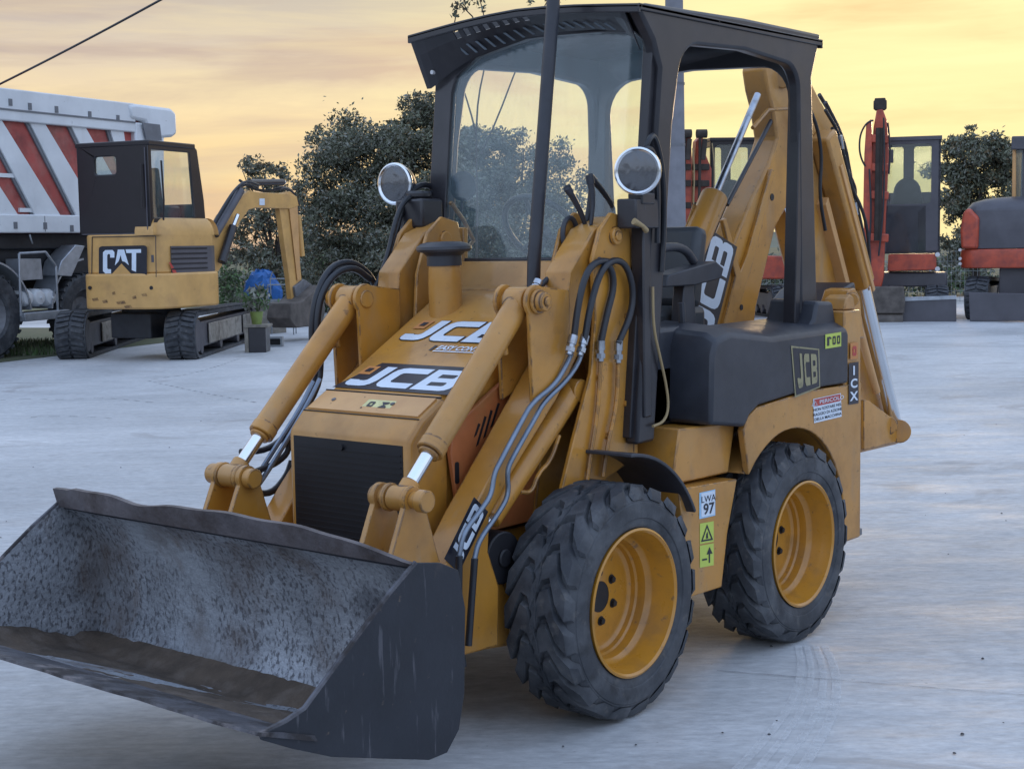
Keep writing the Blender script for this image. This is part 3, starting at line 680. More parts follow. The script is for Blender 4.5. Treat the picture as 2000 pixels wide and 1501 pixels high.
# battered top lip
m = MB(); rings = []
N_ = 60
for j in range(N_+1):
    y = -BW-.006+(2*BW+.012)*j/N_; t = j/N_
    h = .056+.003*math.sin(y*9+1)+.002*math.sin(y*23)
    if t > .74: h *= max(.04, 1-((t-.74)/.26)**1.3)
    if t < .06: h *= .9
    dx = .008*math.sin(y*5+.5)+.003*math.sin(y*14)
    b = -.012*math.exp(-((y+.35)/.12)**2)
    rings.append([(1.156, y, .725), (1.160+dx*.2+.012, y, .735+h+b), (1.150+dx*.2+.006, y, .737+h+b), (1.140, y, .725)])
m.loft(rings); m.build('top_lip', 'lip', BK, smooth=50)
for s in (1, -1):
    m = MB()
    pf = [(1.150, .738), (1.25, .676), (1.355, .600), (1.46, .522), (1.55, .455), (1.61, .440), (1.69, .432), (1.685, .415), (1.60, .372), (1.47, .314), (1.12, .205), (1.05, .205), (1.0, .255), (.975, .35), (.965, .58), (.99, .690), (1.06, .722)]
    m.mi = 1
    y0, y1 = (BW, BW+.014) if s > 0 else (-BW-.014, -BW)
    m.loft([[(x, y0, z) for x, z in pf], [(x, y1, z) for x, z in pf]])
    o = m.build('bucket_side', ['bucketin', 'bucketout'], BK, bevel=.002)
    for p in o.data.polygons:
        c_ = p.center.y
        p.material_index = 0 if (abs(p.normal.y) > .9 and abs(abs(c_)-BW) < .003) else 1
for s in (1, -1):
    yv = s*(BW+.007); m = MB()
    m.tube([(x, yv, z) for x, z in [(1.150, .738), (1.25, .676), (1.355, .600), (1.46, .522), (1.55, .455), (1.61, .440), (1.69, .430)]], .0072, 6); m.build('side_edge', 'edge', BK)
m = MB()   # cutting edge blade
rings = []
for j in range(41):
    y = -BW-.02+(2*BW+.04)*j/40; e = .002*math.sin(y*13)+.0015*math.sin(y*31)
    rings.append([(1.52, y, .368), (1.712+e, y, .434), (1.709+e, y, .441), (1.64, y, .424), (1.53, y, .386)])
m.loft(rings); m.build('cutting_edge', 'edge', BK, smooth=20)
m = MB()   # caked dirt on the floor and in the corner
rg = random.Random(3)
gx = 26; gy = 70; grid = []
for j in range(gy+1):
    row = []
    y = -BW+.004+(2*BW-.008)*j/gy
    for i in range(gx+1):
        u = i/gx; x = 1.03+u*.60
        zf = (.235+(x-1.13)*.351) if x > 1.13 else (.235+(1.13-x)*.55)
        edge = min(1, u*8, (1-u)*2.2)
        h = .016*edge*(.6+.5*math.sin(y*5+x*9)+.4*math.sin(y*19+x*31)*math.sin(x*27)) + .05*math.exp(-((y+BW)/.09)**2)*edge - .004 + rg.uniform(-.002, .002)
        row.append(m.v((x, y, zf+h)))
    grid.append(row)
for j in range(gy):
    for i in range(gx): m.face([grid[j][i], grid[j+1][i], grid[j+1][i+1], grid[j][i+1]])
m.build('caked_dirt', 'dirt', BK, smooth=60)

# ---- canopy (roll-over frame), roof and windscreen
def side_frame(s):
    m = MB()
    outer = [(-.262, .86), (-.425, 2.15), (-.385, 2.24), (-.285, 2.345), (-.35, 2.36), (-1.0, 2.378), (-1.60, 2.378), (-1.525, 2.20), (-1.585, 1.15), (-1.44, 1.15),
             (-1.415, 2.12)]+arc(-1.315, 2.14, .10, 170, 92, 6)+[(-1.0, 2.262)]+arc(-.68, 2.11, .14, 95, 10, 7)[0:]+[(-.50, 1.95), (-.375, .86)]
    m.glyph([outer], (0, .475*s, 0), (1, 0, 0), (0, 0, 1), 0)
    # as a solid: two faces and rim
    m = MB(); m.prism(outer, 'y', .468*s, .522*s)
    o = m.build('canopy_side_frame', 'blackpaint', BH, bevel=.012)
    return o
for s in (1, -1): side_frame(s)
def cross_frame(name, x, tilt, outer, inner, th, mat='blackpaint'):
    m = MB(); ez = Vector((tilt, 0, 1))
    m.glyph([outer, inner], (x, 0, 1.5), (0, 1, 0), ez, th); return m.build(name, mat, BH, bevel=.004)
# front frame: y, z-1.5
fo = [(-.50, -.62), (-.50, .66), (-.515, .84), (-.30, .885), (0, .895), (.30, .885), (.515, .84), (.50, .66), (.50, -.62)]
fi = [(-.415, 0), (-.415, .62), (-.395, .69), (-.30, .755), (-.06, .80), (.06, .80), (.30, .79), (.42, .775), (.462, .74), (.464, 0)]
cross_frame('canopy_front_frame', -.352, -.115, fo, fi, .03)
ro = [(-.52, -.62), (-.52, .86), (0, .885), (.52, .86), (.52, -.62)]
ri = [(-.43, -.40)]+[(.465, -.40)]+arc(.325, .61, .14, 0, 90, 7)+[(0, .765)]+arc(-.29, .61, .14, 90, 180, 7)
cross_frame('canopy_rear_frame', -1.44, -.045, ro, ri, .04)
# roof sheet with slots along its front
m = MB()
def zr(y): return 2.350+.040*(1-min(1, (abs(y)/.515))**1.6)
ys = [-.53, -.40, -.26, -.12, 0, .12, .26, .40, .53]
def sheet(x0, x1, ylist, z0=0, z1=0, th=.014):
    m.loft([[(x, y, zr(y)+dz-k*th) for (x, dz, k) in ((x0, z0, 0), (x1, z1, 0), (x1, z1, 1), (x0, z0, 1))] for y in ylist])
sheet(-.80, -1.60, ys, 0, .005)
sheet(-.28, -.302, ys, 0, 0); 
slots = [(-.315+.046*i, -.315+.046*i+.026) for i in range(8)]
sheet(-.300, -.802, [.10, .20, .30, .40, .53]); sheet(-.300, -.802, [-.53, -.50])
for x0, x1 in ((-.28, -.295), (-1.588, -1.60)):   # turned-down rims
    m.loft([[(x, y, zr(y)-dz) for x, dz in ((x0, .004), (x1, .004), (x1, .03), (x0, .03))] for y in ys])
for s in (-1, 1): m.box(-1.598, -.285, min(.524*s, .53*s), max(.524*s, .53*s), 2.330, 2.352)
ROOF = m.build('roof', 'blackpaint', BH, bevel=.003)
m = MB()   # sloping visor between roof edge and windscreen header
vs = []
for y, zb_ in ((-.521, 2.155), (-.50, 2.155), (-.46, 2.175), (-.41, 2.205), (-.34, 2.235), (-.28, 2.255), (-.14, 2.285), (0, 2.305), (.14, 2.308), (.28, 2.30), (.40, 2.28), (.44, 2.25), (.465, 2.21)):
    xb_ = -.352-.115*(zb_-1.5)+.052
    vs.append((y, zb_, xb_))
ysl = sorted(set([v[0] for v in vs]+[e for sl in slots for e in sl]))
tt = (0, .06, .34, 1); cols = []
for y in ysl:
    zb_ = float(np.interp(y, [v[0] for v in vs], [v[1] for v in vs])); xb_ = -.352-.115*(zb_-1.5)+.052
    a = Vector((-.283, y, zr(y)-.016)); b_ = Vector((xb_, y, zb_)); cols.append([a.lerp(b_, k) for k in tt])
for c0_, c1v in zip(cols[:-1], cols[1:]):
    ym = (c0_[0].y+c1v[0].y)/2; hole = any(a < ym < b_ for a, b_ in slots)
    for k in range(3):
        if hole and k == 1: continue
        nn = Vector((-.006, 0, .003))
        q = [c0_[k], c1v[k], c1v[k+1], c0_[k+1]]; m.loft([q, [p+nn for p in q]])
VS = m.build('visor', 'blackpaint', ROOF)
for i in range(17):  # slot row mirrored in the glass, put in as lighter grey bars
    y = -.36+i*.045; t_ = .50
    zb_ = 2.235+.07*math.exp(-((y-.12)/.32)**2); xb_ = -.352-.115*(zb_-1.5)+.052
    a = Vector((-.283, y, zr(y)-.004)); b_ = Vector((xb_, y, zb_)); c_ = a.lerp(b_, .70); dd = (b_-a)*.13; nn = Vector((dd.z, 0, -dd.x)).normalized()*(-1 if dd.z > 0 else 1)
    m = MB(); m.obox(c_-nn*.004, dd+Vector((0, .012, 0)), (0, .0055, 0), nn*.0012); m.build('visor_slot_reflection', 'slot_reflection', ROOF)
for (y, z) in ((-.500, 2.225), (-.468, 2.212)):
    m = MB(); m.cyl((-.37, y, z), (-.345, y, z), .008); m.build('canopy_bolt', 'chev', ROOF)
m = MB()   # windscreen pane
ez = Vector((-.115, 0, 1))
m.glyph([[(-.43, -.01), (.468, -.01), (.468, .70), (.45, .77), (.06, .815), (-.06, .815), (-.31, .77), (-.41, .69)]], (-.340, 0, 1.5), (0, 1, 0), ez, .006)
m.build('windscreen', 'glass', BH)
m = MB(); m.obox((-.335, 0, 1.49), (.012, 0, 0), (0, .44, 0), (0, 0, .014)); m.build('windscreen_seal', 'black', BH)

# ---- work lamps
for s, (px, py) in ((1, (1246, 341)), (-1, (771, 350))):
    c = Vector((-.225, .56*s, 1.79)); d = Vector((.90, .36, -.02)).normalized()
    if s < 0: d = Vector((.98, .10, -.03)).normalized()
    m = MB()
    m.lathe([(.010, -.085), (.045, -.075), (.066, -.045), (.075, -.015), (.077, .0)], c, d, 40, caps=True)
    m.cyl(c-d*.05-Vector((0, 0, .05)), c-d*.05-Vector((0, 0, .13)), .014)
    LP = m.build('work_lamp', 'black', BH)
    m = MB(); m.lathe([(.077, -.012), (.081, -.004), (.080, .006), (.074, .010), (.067, .004)], c, d, 48); m.build('chrome_ring', 'chrome', LP)
    m = MB(); m.lathe([(.072, .004), (.066, -.010), (.052, -.026), (.034, -.040), (.016, -.048), (.001, -.050)], c, d, 18); m.build('reflector', 'chrome', LP, smooth=8)
    m = MB(); m.cyl(c-d*.038, c-d*.004, .022, .014); m.cyl(c-d*.006+Vector((0, 0, -.03)), c-d*.006+Vector((0, 0, .0)), .004); m.build('bulb_shield', 'grey', LP)
    m = MB(); m.lathe([(.074, .003), (.060, .012), (.035, .018), (.001, .020)], c, d, 40); m.build('lens', 'lens', LP)
m = MB()   # black bracket and control block behind the left lamp
m.box(-.36, -.22, .475, .555, 1.60, 1.70); m.box(-.33, -.25, .50, .56, 1.68, 1.72); m.box(-.345, -.30, .478, .53, .95, 1.62)
m.build('lamp_bracket', 'blackpaint', BH, bevel=.006)
m = MB(); m.box(-.32, -.20, -.54, -.40, 1.62, 1.73); m.cyl((-.26, -.47, 1.73), (-.26, -.47, 1.76), .05); m.build('lamp_bracket', 'blackpaint', BH, bevel=.01)
m = MB(); a = U(1238, 432, 'y', .56); b = U(1262, 450, 'y', .56); m.tube([a, a*.5+b*.5+Vector((0, .01, 0)), b], [.012, .007, .010], 10); m.build('cable_joint', 'cable', BH)
for pts in ([(-.27, .53, 1.80), (-.29, .56, 1.90), (-.36, .54, 1.92), (-.41, .54, 1.80), (-.43, .53, 1.62), (-.41, .53, 1.45)],
            [(-.23, .54, 1.76), (-.25, .57, 1.87), (-.33, .56, 1.86), (-.36, .55, 1.7), (-.37, .54, 1.55)]):
    m = MB(); m.tube(pts, .010, 8, 2); m.build('hose_loop', 'hose', BH)
m = MB(); m.tube(UL('y', .535, [(1275, 560), (1276, 640), (1290, 700), (1303, 760), (1306, 800), (1296, 824), (1275, 832)]), .005, 8, 2); m.build('tan_cable', 'cable', BH)
# outside mirror standing behind the right lamp
m = MB(); c = Vector((-.44, -.40, 1.78)); m.lathe([(.001, -.012), (.045, -.010), (.058, 0), (.058, .008), (.001, .008)], c, (.95, .2, 0), 28); m.tube([c, c+Vector((0, -.04, -.25))], .006); m.build('round_mirror', 'black', BH)

# ---- driving position
m = MB()
m.box(-.40, -.34, -.20, .16, .89, 1.42)
m.tube([(-.38, -.06, 1.38), (-.48, -.06, 1.58)], .028, 12)
m.build('steering_console', 'black', BH, bevel=.01)
m = MB(); c = Vector((-.50, -.06, 1.60)); d = Vector((-.75, 0, .62)).normalized(); a = Vector((0, 1, 0)); b = d.cross(a)
m.tube([c+(a*math.cos(t)+b*math.sin(t))*.165 for t in [2*math.pi*i/40 for i in range(41)]], .012, 10)
for t in (.5, 2.6, 4.7): m.tube([c-d*.02, c+(a*math.cos(t)+b*math.sin(t))*.16], .009, 8)
m.cyl(c-d*.03, c+d*.005, .035); m.build('steering_wheel', 'black', BH)
m = MB()
m.box(-1.18, -.78, -.24, .24, 1.17, 1.30); m.loft([[(-1.16, y, 1.28), (-1.06, y, 1.30), (-1.14, y, 1.62), (-1.22, y, 1.60)] for y in (-.23, -.1, .1, .23)])
m.build('seat', 'seat', BH, bevel=.03)
m = MB(); m.box(-1.1, -.80, -.20, .20, .89, 1.17); m.box(-1.02, -.72, .24, .44, .89, 1.14); m.build('seat_base', 'black', BH, bevel=.02)
for s in (1,):
    m = MB(); m.loft([[(-.74, y, 1.385), (-.76, y, 1.43), (-1.10, y, 1.475), (-1.16, y, 1.445), (-1.14, y, 1.405), (-.95, y, 1.385)] for y in (.24*s, .33*s)])
    m.prism([(-.86, 1.12), (-.90, 1.39), (-.97, 1.39), (-1.0, 1.12)], 'y', .26, .31)
    m.tube([(-.76, .28, 1.42), (-.74, .28, 1.50), (-.80, .28, 1.535), (-.95, .28, 1.53), (-1.02, .28, 1.47)], .018, 10, 2)
    m.build('armrest', 'black', BH, bevel=.008)
m = MB(); m.box(-.70, -.40, .33, .46, .89, 1.25); m.box(-.74, -.42, .20, .46, .89, 1.12); m.build('side_console', 'black', BH, bevel=.02)
m = MB(); c = Vector((-.70, .43, 1.17)); m.lathe([(.05, 0), (.042, .02), (.026, .05), (.018, .07)], c, (0, 0, 1), 24, caps=True); m.tube([c+Vector((0, 0, .06)), c+Vector((.01, 0, .16))], .014)
m.build('lever_boot', 'black', BH)
for pts in (UL('y', .36, [(1107, 366), (1125, 395), (1142, 432), (1148, 470)]), UL('y', .40, [(1151, 342), (1159, 390), (1154, 440)]), UL('y', .36, [(1152, 345), (1175, 370), (1197, 402), (1200, 425)])):
    m = MB(); m.tube(pts, [.013, .006], 8, 1); m.cyl(pts[0], pts[0]*.65+pts[1]*.35, .014); m.build('control_lever', 'black', BH)
m = MB(); P = [U(1113+14*math.cos(t), 457+32*math.sin(t), 'y', .33) for t in [2*math.pi*i/18 for i in range(19)]]; m.tube(P, .009, 8); m.build('grab_handle', 'black', BH)

# ---- hoses and pipes, left side
HOSES = [('hose', .492, [(1120, 668), (1128, 600), (1143, 535), (1166, 508), (1196, 512)], .0115), ('hose', .500, [(1141, 668), (1152, 600), (1172, 530), (1196, 506), (1222, 514), (1237, 560), (1234, 610), (1207, 672)], .0115),
         ('hose', .486, [(1173, 672), (1186, 610), (1200, 560), (1194, 520), (1170, 508)], .0115), ('hose', .345, [(1052, 562), (1085, 530), (1125, 480), (1148, 430), (1155, 370)], .010), ('hose', .33, [(1075, 560), (1100, 530), (1140, 480), (1158, 440)], .010),
         ('hose', .48, [(897, 1085), (896, 1150), (896, 1250), (905, 1300)], .011), ('hose', .475, [(927, 1090), (922, 1160), (915, 1260)], .011)]
for nm, y, pts, r in HOSES:
    m = MB(); m.tube(UL('y', y, pts), r, 12, 2); m.build('hydraulic_hose', 'hose', BH)
PIPES = [(.452, [(1116, 690), (1105, 715), (1083, 752), (1040, 785), (1020, 820), (975, 905), (965, 925), (960, 965), (940, 995), (905, 1040), (897, 1085)]),
         (.452, [(1136, 690), (1128, 712), (1105, 745), (1062, 785), (1046, 815), (1000, 895), (990, 920), (994, 965), (975, 1000), (935, 1055), (927, 1090)])]
for y, pts in PIPES:
    m = MB(); m.tube(UL('y', y+.012, pts), .0085, 10, 2); m.build('steel_pipe', 'pipe', BH)
for (a, b, y) in (((1120, 655), (1111, 692), .49), ((1143, 655), (1132, 694), .496), ((1173, 665), (1173, 705), .488), ((1208, 665), (1207, 708), .496), ((1052, 548), (1044, 566), .345), ((1078, 548), (1068, 570), .335)):
    A_, B_ = U(*a, 'y', y), U(*b, 'y', y); d = (B_-A_)
    m = MB(); m.cyl(A_, A_+d*.45, .0155, n=16); m.cyl(A_+d*.45, A_+d*.62, .012, n=16); m.cyl(A_+d*.62, A_+d*.85, .0165, n=6); m.cyl(A_+d*.85, B_, .011, n=14); m.build('hose_fitting', 'steel', BH)
for y, pts in ((.482, [(1173, 705), (1168, 800), (1155, 880), (1147, 938)]), (.486, [(1207, 708), (1205, 790), (1186, 870), (1178, 930)]), (.43, [(1092, 850), (1075, 900), (1050, 925), (1038, 962), (1015, 960)])):
    m = MB(); m.tube(UL('y', y, pts), .0075, 8, 2); m.build('painted_pipe', 'yellow', BH)
# right side hoses
RH = [(-.50, [(740, 570), (765, 500), (780, 420), (800, 372), (835, 356), (858, 385), (862, 420)], .012), (-.47, [(728, 575), (755, 510), (772, 430), (790, 390), (815, 380)], .010), (-.49, [(745, 590), (775, 520), (790, 440), (812, 385), (845, 375)], .010),
      (-.52, [(617, 745), (608, 660), (612, 590), (640, 525), (680, 508), (718, 530), (735, 562)], .013), (-.50, [(625, 720), (618, 640), (625, 580), (650, 535), (690, 520), (722, 545)], .013), (-.46, [(660, 720), (664, 650), (668, 600), (700, 560)], .012),
      (-.50, [(628, 690), (624, 760), (560, 850), (520, 880), (470, 882)], .011), (-.46, [(500, 920), (540, 905), (566, 880), (560, 850)], .011), (-.46, [(490, 960), (530, 965), (560, 930), (570, 900)], .012)]
for y, pts, r in RH:
    m = MB(); m.tube(UL('y', y, pts), r, 10, 2); m.build('hydraulic_hose', 'hose', BH)
for y, pts in ((-.45, [(625, 740), (600, 790), (560, 860), (520, 925), (495, 960)]), (-.47, [(612, 745), (585, 800), (540, 870), (505, 925)])):
    m = MB(); m.tube(UL('y', y, pts), .009, 8, 1); m.build('steel_pipe', 'pipe', BH)
m = MB()   # dashboard pieces at the right tower
m.tube(UL('y', -.40, [(880, 395), (905, 430), (925, 470), (900, 500)]), .009, 8); m.build('painted_pipe', 'yellow', BH)

# ---- backhoe: boom, dipper and their rams, folded upright behind the canopy
Yb = .10
def plate2(name, pts, y0, y1, mat='yellow', parent=None, bevel=.008):
    m = MB(); m.prism(pts, 'y', y0, y1); return m.build(name, mat, parent or BH, bevel=bevel)
bo = XZ(Yb, [(1400, 640), (1378, 640), (1405, 560), (1435, 470), (1470, 385), (1502, 320), (1518, 270), (1510, 215), (1500, 175), (1494, 134), (1502, 112), (1524, 102), (1550, 112), (1566, 160), (1564, 240), (1560, 330), (1540, 400), (1515, 445), (1478, 600), (1474, 640)])
BM = plate2('boom', bo, Yb-.12, Yb, bevel=.012)
m = MB()
rib = XZ(Yb, [(1405, 640), (1430, 540), (1405, 430), (1412, 425), (1440, 530), (1452, 500), (1500, 330), (1508, 335), (1462, 520), (1425, 640)]); m.prism(rib, 'y', Yb-.002, Yb+.018)
m.build('boom_rib', 'yellow', BM, bevel=.004); m = MB(); m.cyl(U(1530, 155, 'y', Yb-.14), U(1530, 155, 'y', Yb+.02), .040); m.build('boom_pin', 'yellow', BM, bevel=.004)
def boomlogo(m):
    Y = Yb+.020
    q = UL('y', Y, ((1336, 640), (1392, 668), (1440, 482), (1388, 448)))
    m.mat(0); m.poly(q)
    ex = (q[3]-q[0]); ey = (q[0]-q[1])
    ex = (q[3]-q[0])/3.95; ey = (q[0]-q[1])*.80
    O = q[1]+(q[0]-q[1])*.11+ex*.05+Vector((0, .0015, 0)); m.mat(1); jcb(m, O, ex, ey, 0)
decal('boom_logo', BM, boomlogo, ['decalblack', 'white'])
# dipper ram, on the cab side of the boom
a, b, c = U(1345, 500, 'y', Yb+.02), U(1396, 383, 'y', Yb+.02), U(1480, 185, 'y', Yb+.02)
m = MB(); m.cyl(a-(b-a)*.4, b, .058, n=24); DR = m.build('boom_ram', 'yellow', BH, bevel=.006)
m = MB(); m.cyl(b, c, .015, n=16); m.build('ram_rod', 'steel', DR)
m = MB(); m.tube(UL('y', Yb-.02, [(1330, 490), (1335, 460), (1350, 420), (1356, 400)]), .008, 8, 1); m.build('painted_pipe', 'yellow', BH)
m = MB(); m.cyl(U(1420, 400, 'y', Yb-.02), U(1512, 225, 'y', Yb-.02), .010, n=12); m.build('hydraulic_pipe', 'blackpaint', BH)
# dipper
do = XZ(Yb-.02, [(1525, 180), (1560, 145), (1584, 158), (1600, 190), (1628, 240), (1648, 300), (1662, 360), (1680, 440), (1696, 560), (1702, 640), (1720, 770), (1770, 830), (1772, 858), (1752, 868), (1684, 884), (1660, 850), (1680, 760), (1668, 640), (1600, 640), (1572, 540), (1548, 445), (1528, 340), (1520, 250)])
DP = plate2('dipper', do, Yb-.12, Yb-.02, bevel=.012)
m = MB(); m.prism(XZ(Yb, [(1602, 400), (1607, 385), (1652, 562), (1645, 566)]), 'y', Yb-.03, Yb+.03)
m.build('dipper_lit_edge', 'yellow_pale', DP, bevel=.003)  # sunlit edge of the dipper, its light put in as pale paint
# bucket ram on the dipper
a, b, c = U(1606, 262, 'y', Yb+.03), U(1684, 556, 'y', Yb+.03), U(1748, 832, 'y', Yb+.03)
dd = (b-a).normalized(); pn = Vector((-dd.z, 0, dd.x)); m = MB(); mid = (a+b)/2
m.obox(mid, (b-a)/2, pn*.052, (0, .050, 0)); m.cyl(b-dd*.03, b+dd*.012, .045, n=20); DB = m.build('dipper_ram', 'yellow', BH, bevel=.014)
m = MB(); m.obox(mid+Vector((0, .052, 0))+dd*.10, (b-a)*.42, pn*.012, (0, .006, 0)); m.build('ram_lit_strip', 'yellow_pale', DB, bevel=.003)  # lit strip on the ram face, put in as a pale bar
m = MB(); m.cyl(b, c, .037, n=20); m.build('ram_rod', 'chrome', DB)
m = MB(); off = Vector((.06, 0, -.04)); m.cyl(U(1660, 575, 'y', Yb+.03), U(1712, 765, 'y', Yb+.03), .020, n=12); m.build('dipper_lit_strip', 'yellow_pale', DB)  # bright lit strip along the dipper, painted as a pale rod
m = MB(); m.cyl(U(1756, 842, 'y', Yb-.16), U(1756, 842, 'y', Yb+.10), .060, n=20); m.cyl(U(1735, 830, 'y', Yb-.14), U(1735, 830, 'y', Yb+.08), .045, n=20)
m.prism(XZ(Yb+.08, [(1684, 780), (1694, 782), (1765, 835), (1770, 850), (1750, 862), (1684, 878)]), 'y', Yb+.07, Yb+.09)
m.build('bucket_link', 'yellow', BH, bevel=.004)
# swing post standing on the rear frame
m = MB(); m.prism(XZ(.42, [(1650, 640), (1650, 592), (1658, 566), (1670, 562), (1680, 580), (1686, 640), (1690, 660), (1650, 660)]), 'y', .30, .42)
m.cyl(U(1664, 585, 'y', .28), U(1664, 585, 'y', .44), .03); m.box(-2.15, -1.80, -.40, .42, .40, .56); m.box(-2.2, -1.82, -.02, .32, .42, 1.15); m.build('swing_post', 'yellow', BH, bevel=.006)
def blabel(m):
    q = UL('y', Yb-.017, ((1540, 440), (1556, 430), (1540, 345), (1520, 352))); ex = q[1]-q[0]; ey = q[3]-q[0]
    m.mat(0); m.poly(q); m.mat(1)
    for i in range(9):
        f = lambda a, b: q[0]+ex*a+ey*b+Vector((0, .001, 0)); m.poly([f(.12, .05+i*.1), f(.5, .05+i*.1), f(.5, .09+i*.1), f(.12, .09+i*.1)]); m.poly([f(.6, .07+i*.1), f(.9, .07+i*.1), f(.9, .10+i*.1), f(.6, .10+i*.1)])
decal('load_chart_label', DP, blabel, ['white', 'decalblack'])
for k, pts in enumerate(([(1600, 185), (1640, 250), (1655, 330), (1665, 400), (1690, 490), (1682, 520)], [(1612, 200), (1648, 270), (1662, 350), (1680, 430), (1695, 500), (1690, 540)])):
    m = MB(); m.tube(UL('y', Yb-.10+.05*k, pts), .010, 8, 2); m.build('hydraulic_hose', 'hose', BH)
for dy, pts in ((.075, [(1612, 215), (1640, 262), (1652, 330), (1668, 392), (1676, 450)]), (.09, [(1625, 250), (1650, 300), (1660, 360), (1690, 420), (1700, 500), (1696, 600)]), (.06, [(1640, 300), (1664, 350), (1672, 372), (1668, 400)]),
                (.13, [(1560, 180), (1592, 230), (1606, 300), (1600, 380), (1612, 450)]), (-.05, [(1420, 560), (1440, 500), (1470, 420), (1500, 345), (1520, 300)])):
    m = MB(); m.tube(UL('y', Yb+dy-.06, pts), .0085, 8, 2); m.build('hydraulic_hose', 'hose', BH)
for (px, py) in ((1668, 395), (1676, 452), (1640, 265)):
    p_ = U(px, py, 'y', Yb+.03); m = MB(); m.cyl(p_, p_+Vector((-.02, 0, -.06)), .014, n=8); m.build('hose_fitting', 'steel', BH)
for (px, py, r_) in ((1508, 385, .016), (1448, 600, .013)):
    p_ = U(px, py, 'y', Yb+.001); m = MB(); m.cyl(p_, p_+Vector((0, .0015, 0)), r_, n=16); m.build('plate_hole', 'grill', BM)
m = MB(); p_ = [U(px, py, 'y', Yb-.005) for px, py in ((1470, 250), (1500, 215), (1556, 212))]; m.tube(p_, .010, 6); m.build('weld_band', 'yellow', BM)
# backhoe bucket curled in behind the frame
m = MB(); pf = arc(-2.12, .60, .22, -160, 40, 14); pi_ = arc(-2.12, .60, .205, 40, -160, 14)
m.prism(pf+pi_, 'y', -.15, .15); m.prism(pf, 'y', -.16, -.15); m.prism(pf, 'y', .15, .16); m.build('rear_bucket', 'mud', BH)
# black seat-back and controls behind the driver
m = MB(); m.prism(XZ(.0, [(1508, 640), (1510, 590), (1530, 565), (1556, 550), (1570, 640)]), 'y', -.02, .30); m.build('rear_control_cover', 'black', BH, bevel=.01)
# ================================================================== SURROUNDINGS
def Gd(px, py): return U(px, py, 'z', 0.0)
def Dp(px, py, z): return CAMP + (fw + cr*((px-PW/2)/F_PX) - cu*((py-PH/2)/F_PX))*z
class Frame:
    """a local frame standing on the ground; x = heading, y = left"""
    def __init__(s, o, head):
        s.o = Vector((o[0], o[1], 0)); s.h = Vector((math.cos(head), math.sin(head), 0)); s.l = Vector((-s.h.y, s.h.x, 0)); s.rz = head
    def on(s, px, py, ax, v):
        n = s.h if ax == 'x' else s.l; d = fw + cr*((px-PW/2)/F_PX) - cu*((py-PH/2)/F_PX)
        t = ((s.o+n*v)-CAMP).dot(n)/d.dot(n); p = CAMP+d*t-s.o
        return (p.dot(s.l) if ax == 'x' else p.dot(s.h), p.z)
    def side(s, y, pts): return [s.on(a, b, 'y', y) for a, b in pts]
    def front(s, x, pts): return [s.on(a, b, 'x', x) for a, b in pts]

# ---- ground
def plain(name, size, z, mat):
    m = MB(); m.poly([(-size, -size, z), (size, -size, z), (size, size, z), (-size, size, z)]); return struct(m.build(name, mat, flatn=True))
field = pbr('field_soil', (.075, .085, .045), .95, var=.4, scale=.2, layers=[((.13, .12, .07), .5, .45, .7, .7)])
plain('field', 900, -.012, field)
yd = bpy.data.materials.new('yard_concrete'); yd.use_nodes = True; t = yd.node_tree; b = t.nodes['Principled BSDF']
tcx = N(t, 'ShaderNodeTexCoord')
rt = N(t, 'ShaderNodeMapping'); rt.vector_type = 'POINT'; rt.inputs['Rotation'].default_value = (0, 0, R(50)); t.links.new(tcx.outputs['Object'], rt.inputs[0])
def nz(sc, det, st=(1, 1, 1), off=0, rough=.6, src=None, dist=0):
    mp = N(t, 'ShaderNodeMapping'); mp.inputs['Scale'].default_value = st; mp.inputs['Location'].default_value = (off, off*.7, 0); t.links.new((src or rt.outputs[0]), mp.inputs[0])
    n = N(t, 'ShaderNodeTexNoise', inp={'Scale': sc, 'Detail': det, 'Roughness': rough, 'Distortion': dist}); t.links.new(mp.outputs[0], n.inputs[0]); return n.outputs[0]
big = ramp(t, [(.30, (.37, .38, .39)), (.52, (.51, .52, .53)), (.72, (.63, .635, .64))]); t.links.new(nz(.35, 6, dist=.6), big.inputs[0])
# trowel streaks
st1 = ramp(t, [(.34, (.86, .86, .86)), (.56, (1, 1, 1)), (.74, (1.08, 1.08, 1.08))]); t.links.new(nz(2.0, 8, (1, 4.5, 1), 3, .65, dist=.5), st1.inputs[0])
cx_ = mixc(t, .75, big.outputs[0], st1.outputs[0], 'MULTIPLY')
fine = ramp(t, [(.33, (.74, .74, .75)), (.66, (1.16, 1.16, 1.15))]); t.links.new(nz(14, 8, (1, 2.2, 1), 7, .7), fine.inputs[0])
cx_ = mixc(t, .8, cx_, fine.outputs[0], 'MULTIPLY')
stain = ramp(t, [(.56, (0, 0, 0)), (.72, (.75, .75, .75))]); t.links.new(nz(.7, 7, (1, 1.6, 1), 11, .7, dist=1), stain.inputs[0])
cx_ = mixc(t, stain.outputs[0], cx_, (.27, .255, .25))
rust = ramp(t, [(.66, (0, 0, 0)), (.78, (.5, .5, .5))]); t.links.new(nz(.5, 6, (1, 1, 1), 23), rust.inputs[0])
cx_ = mixc(t, rust.outputs[0], cx_, (.34, .25, .19))
spk = ramp(t, [(.70, (0, 0, 0)), (.76, (.8, .8, .8))]); t.links.new(nz(34, 3, (1, 1, 1), 5), spk.inputs[0])
cx_ = mixc(t, spk.outputs[0], cx_, (.12, .12, .13))
t.links.new(cx_, b.inputs['Base Color'])
rgh = ramp(t, [(.35, (.50,)*3), (.65, (.80,)*3)]); t.links.new(nz(1.3, 7, (1, 2.5, 1), 31, .65), rgh.inputs[0]); t.links.new(rgh.outputs[0], b.inputs['Roughness'])
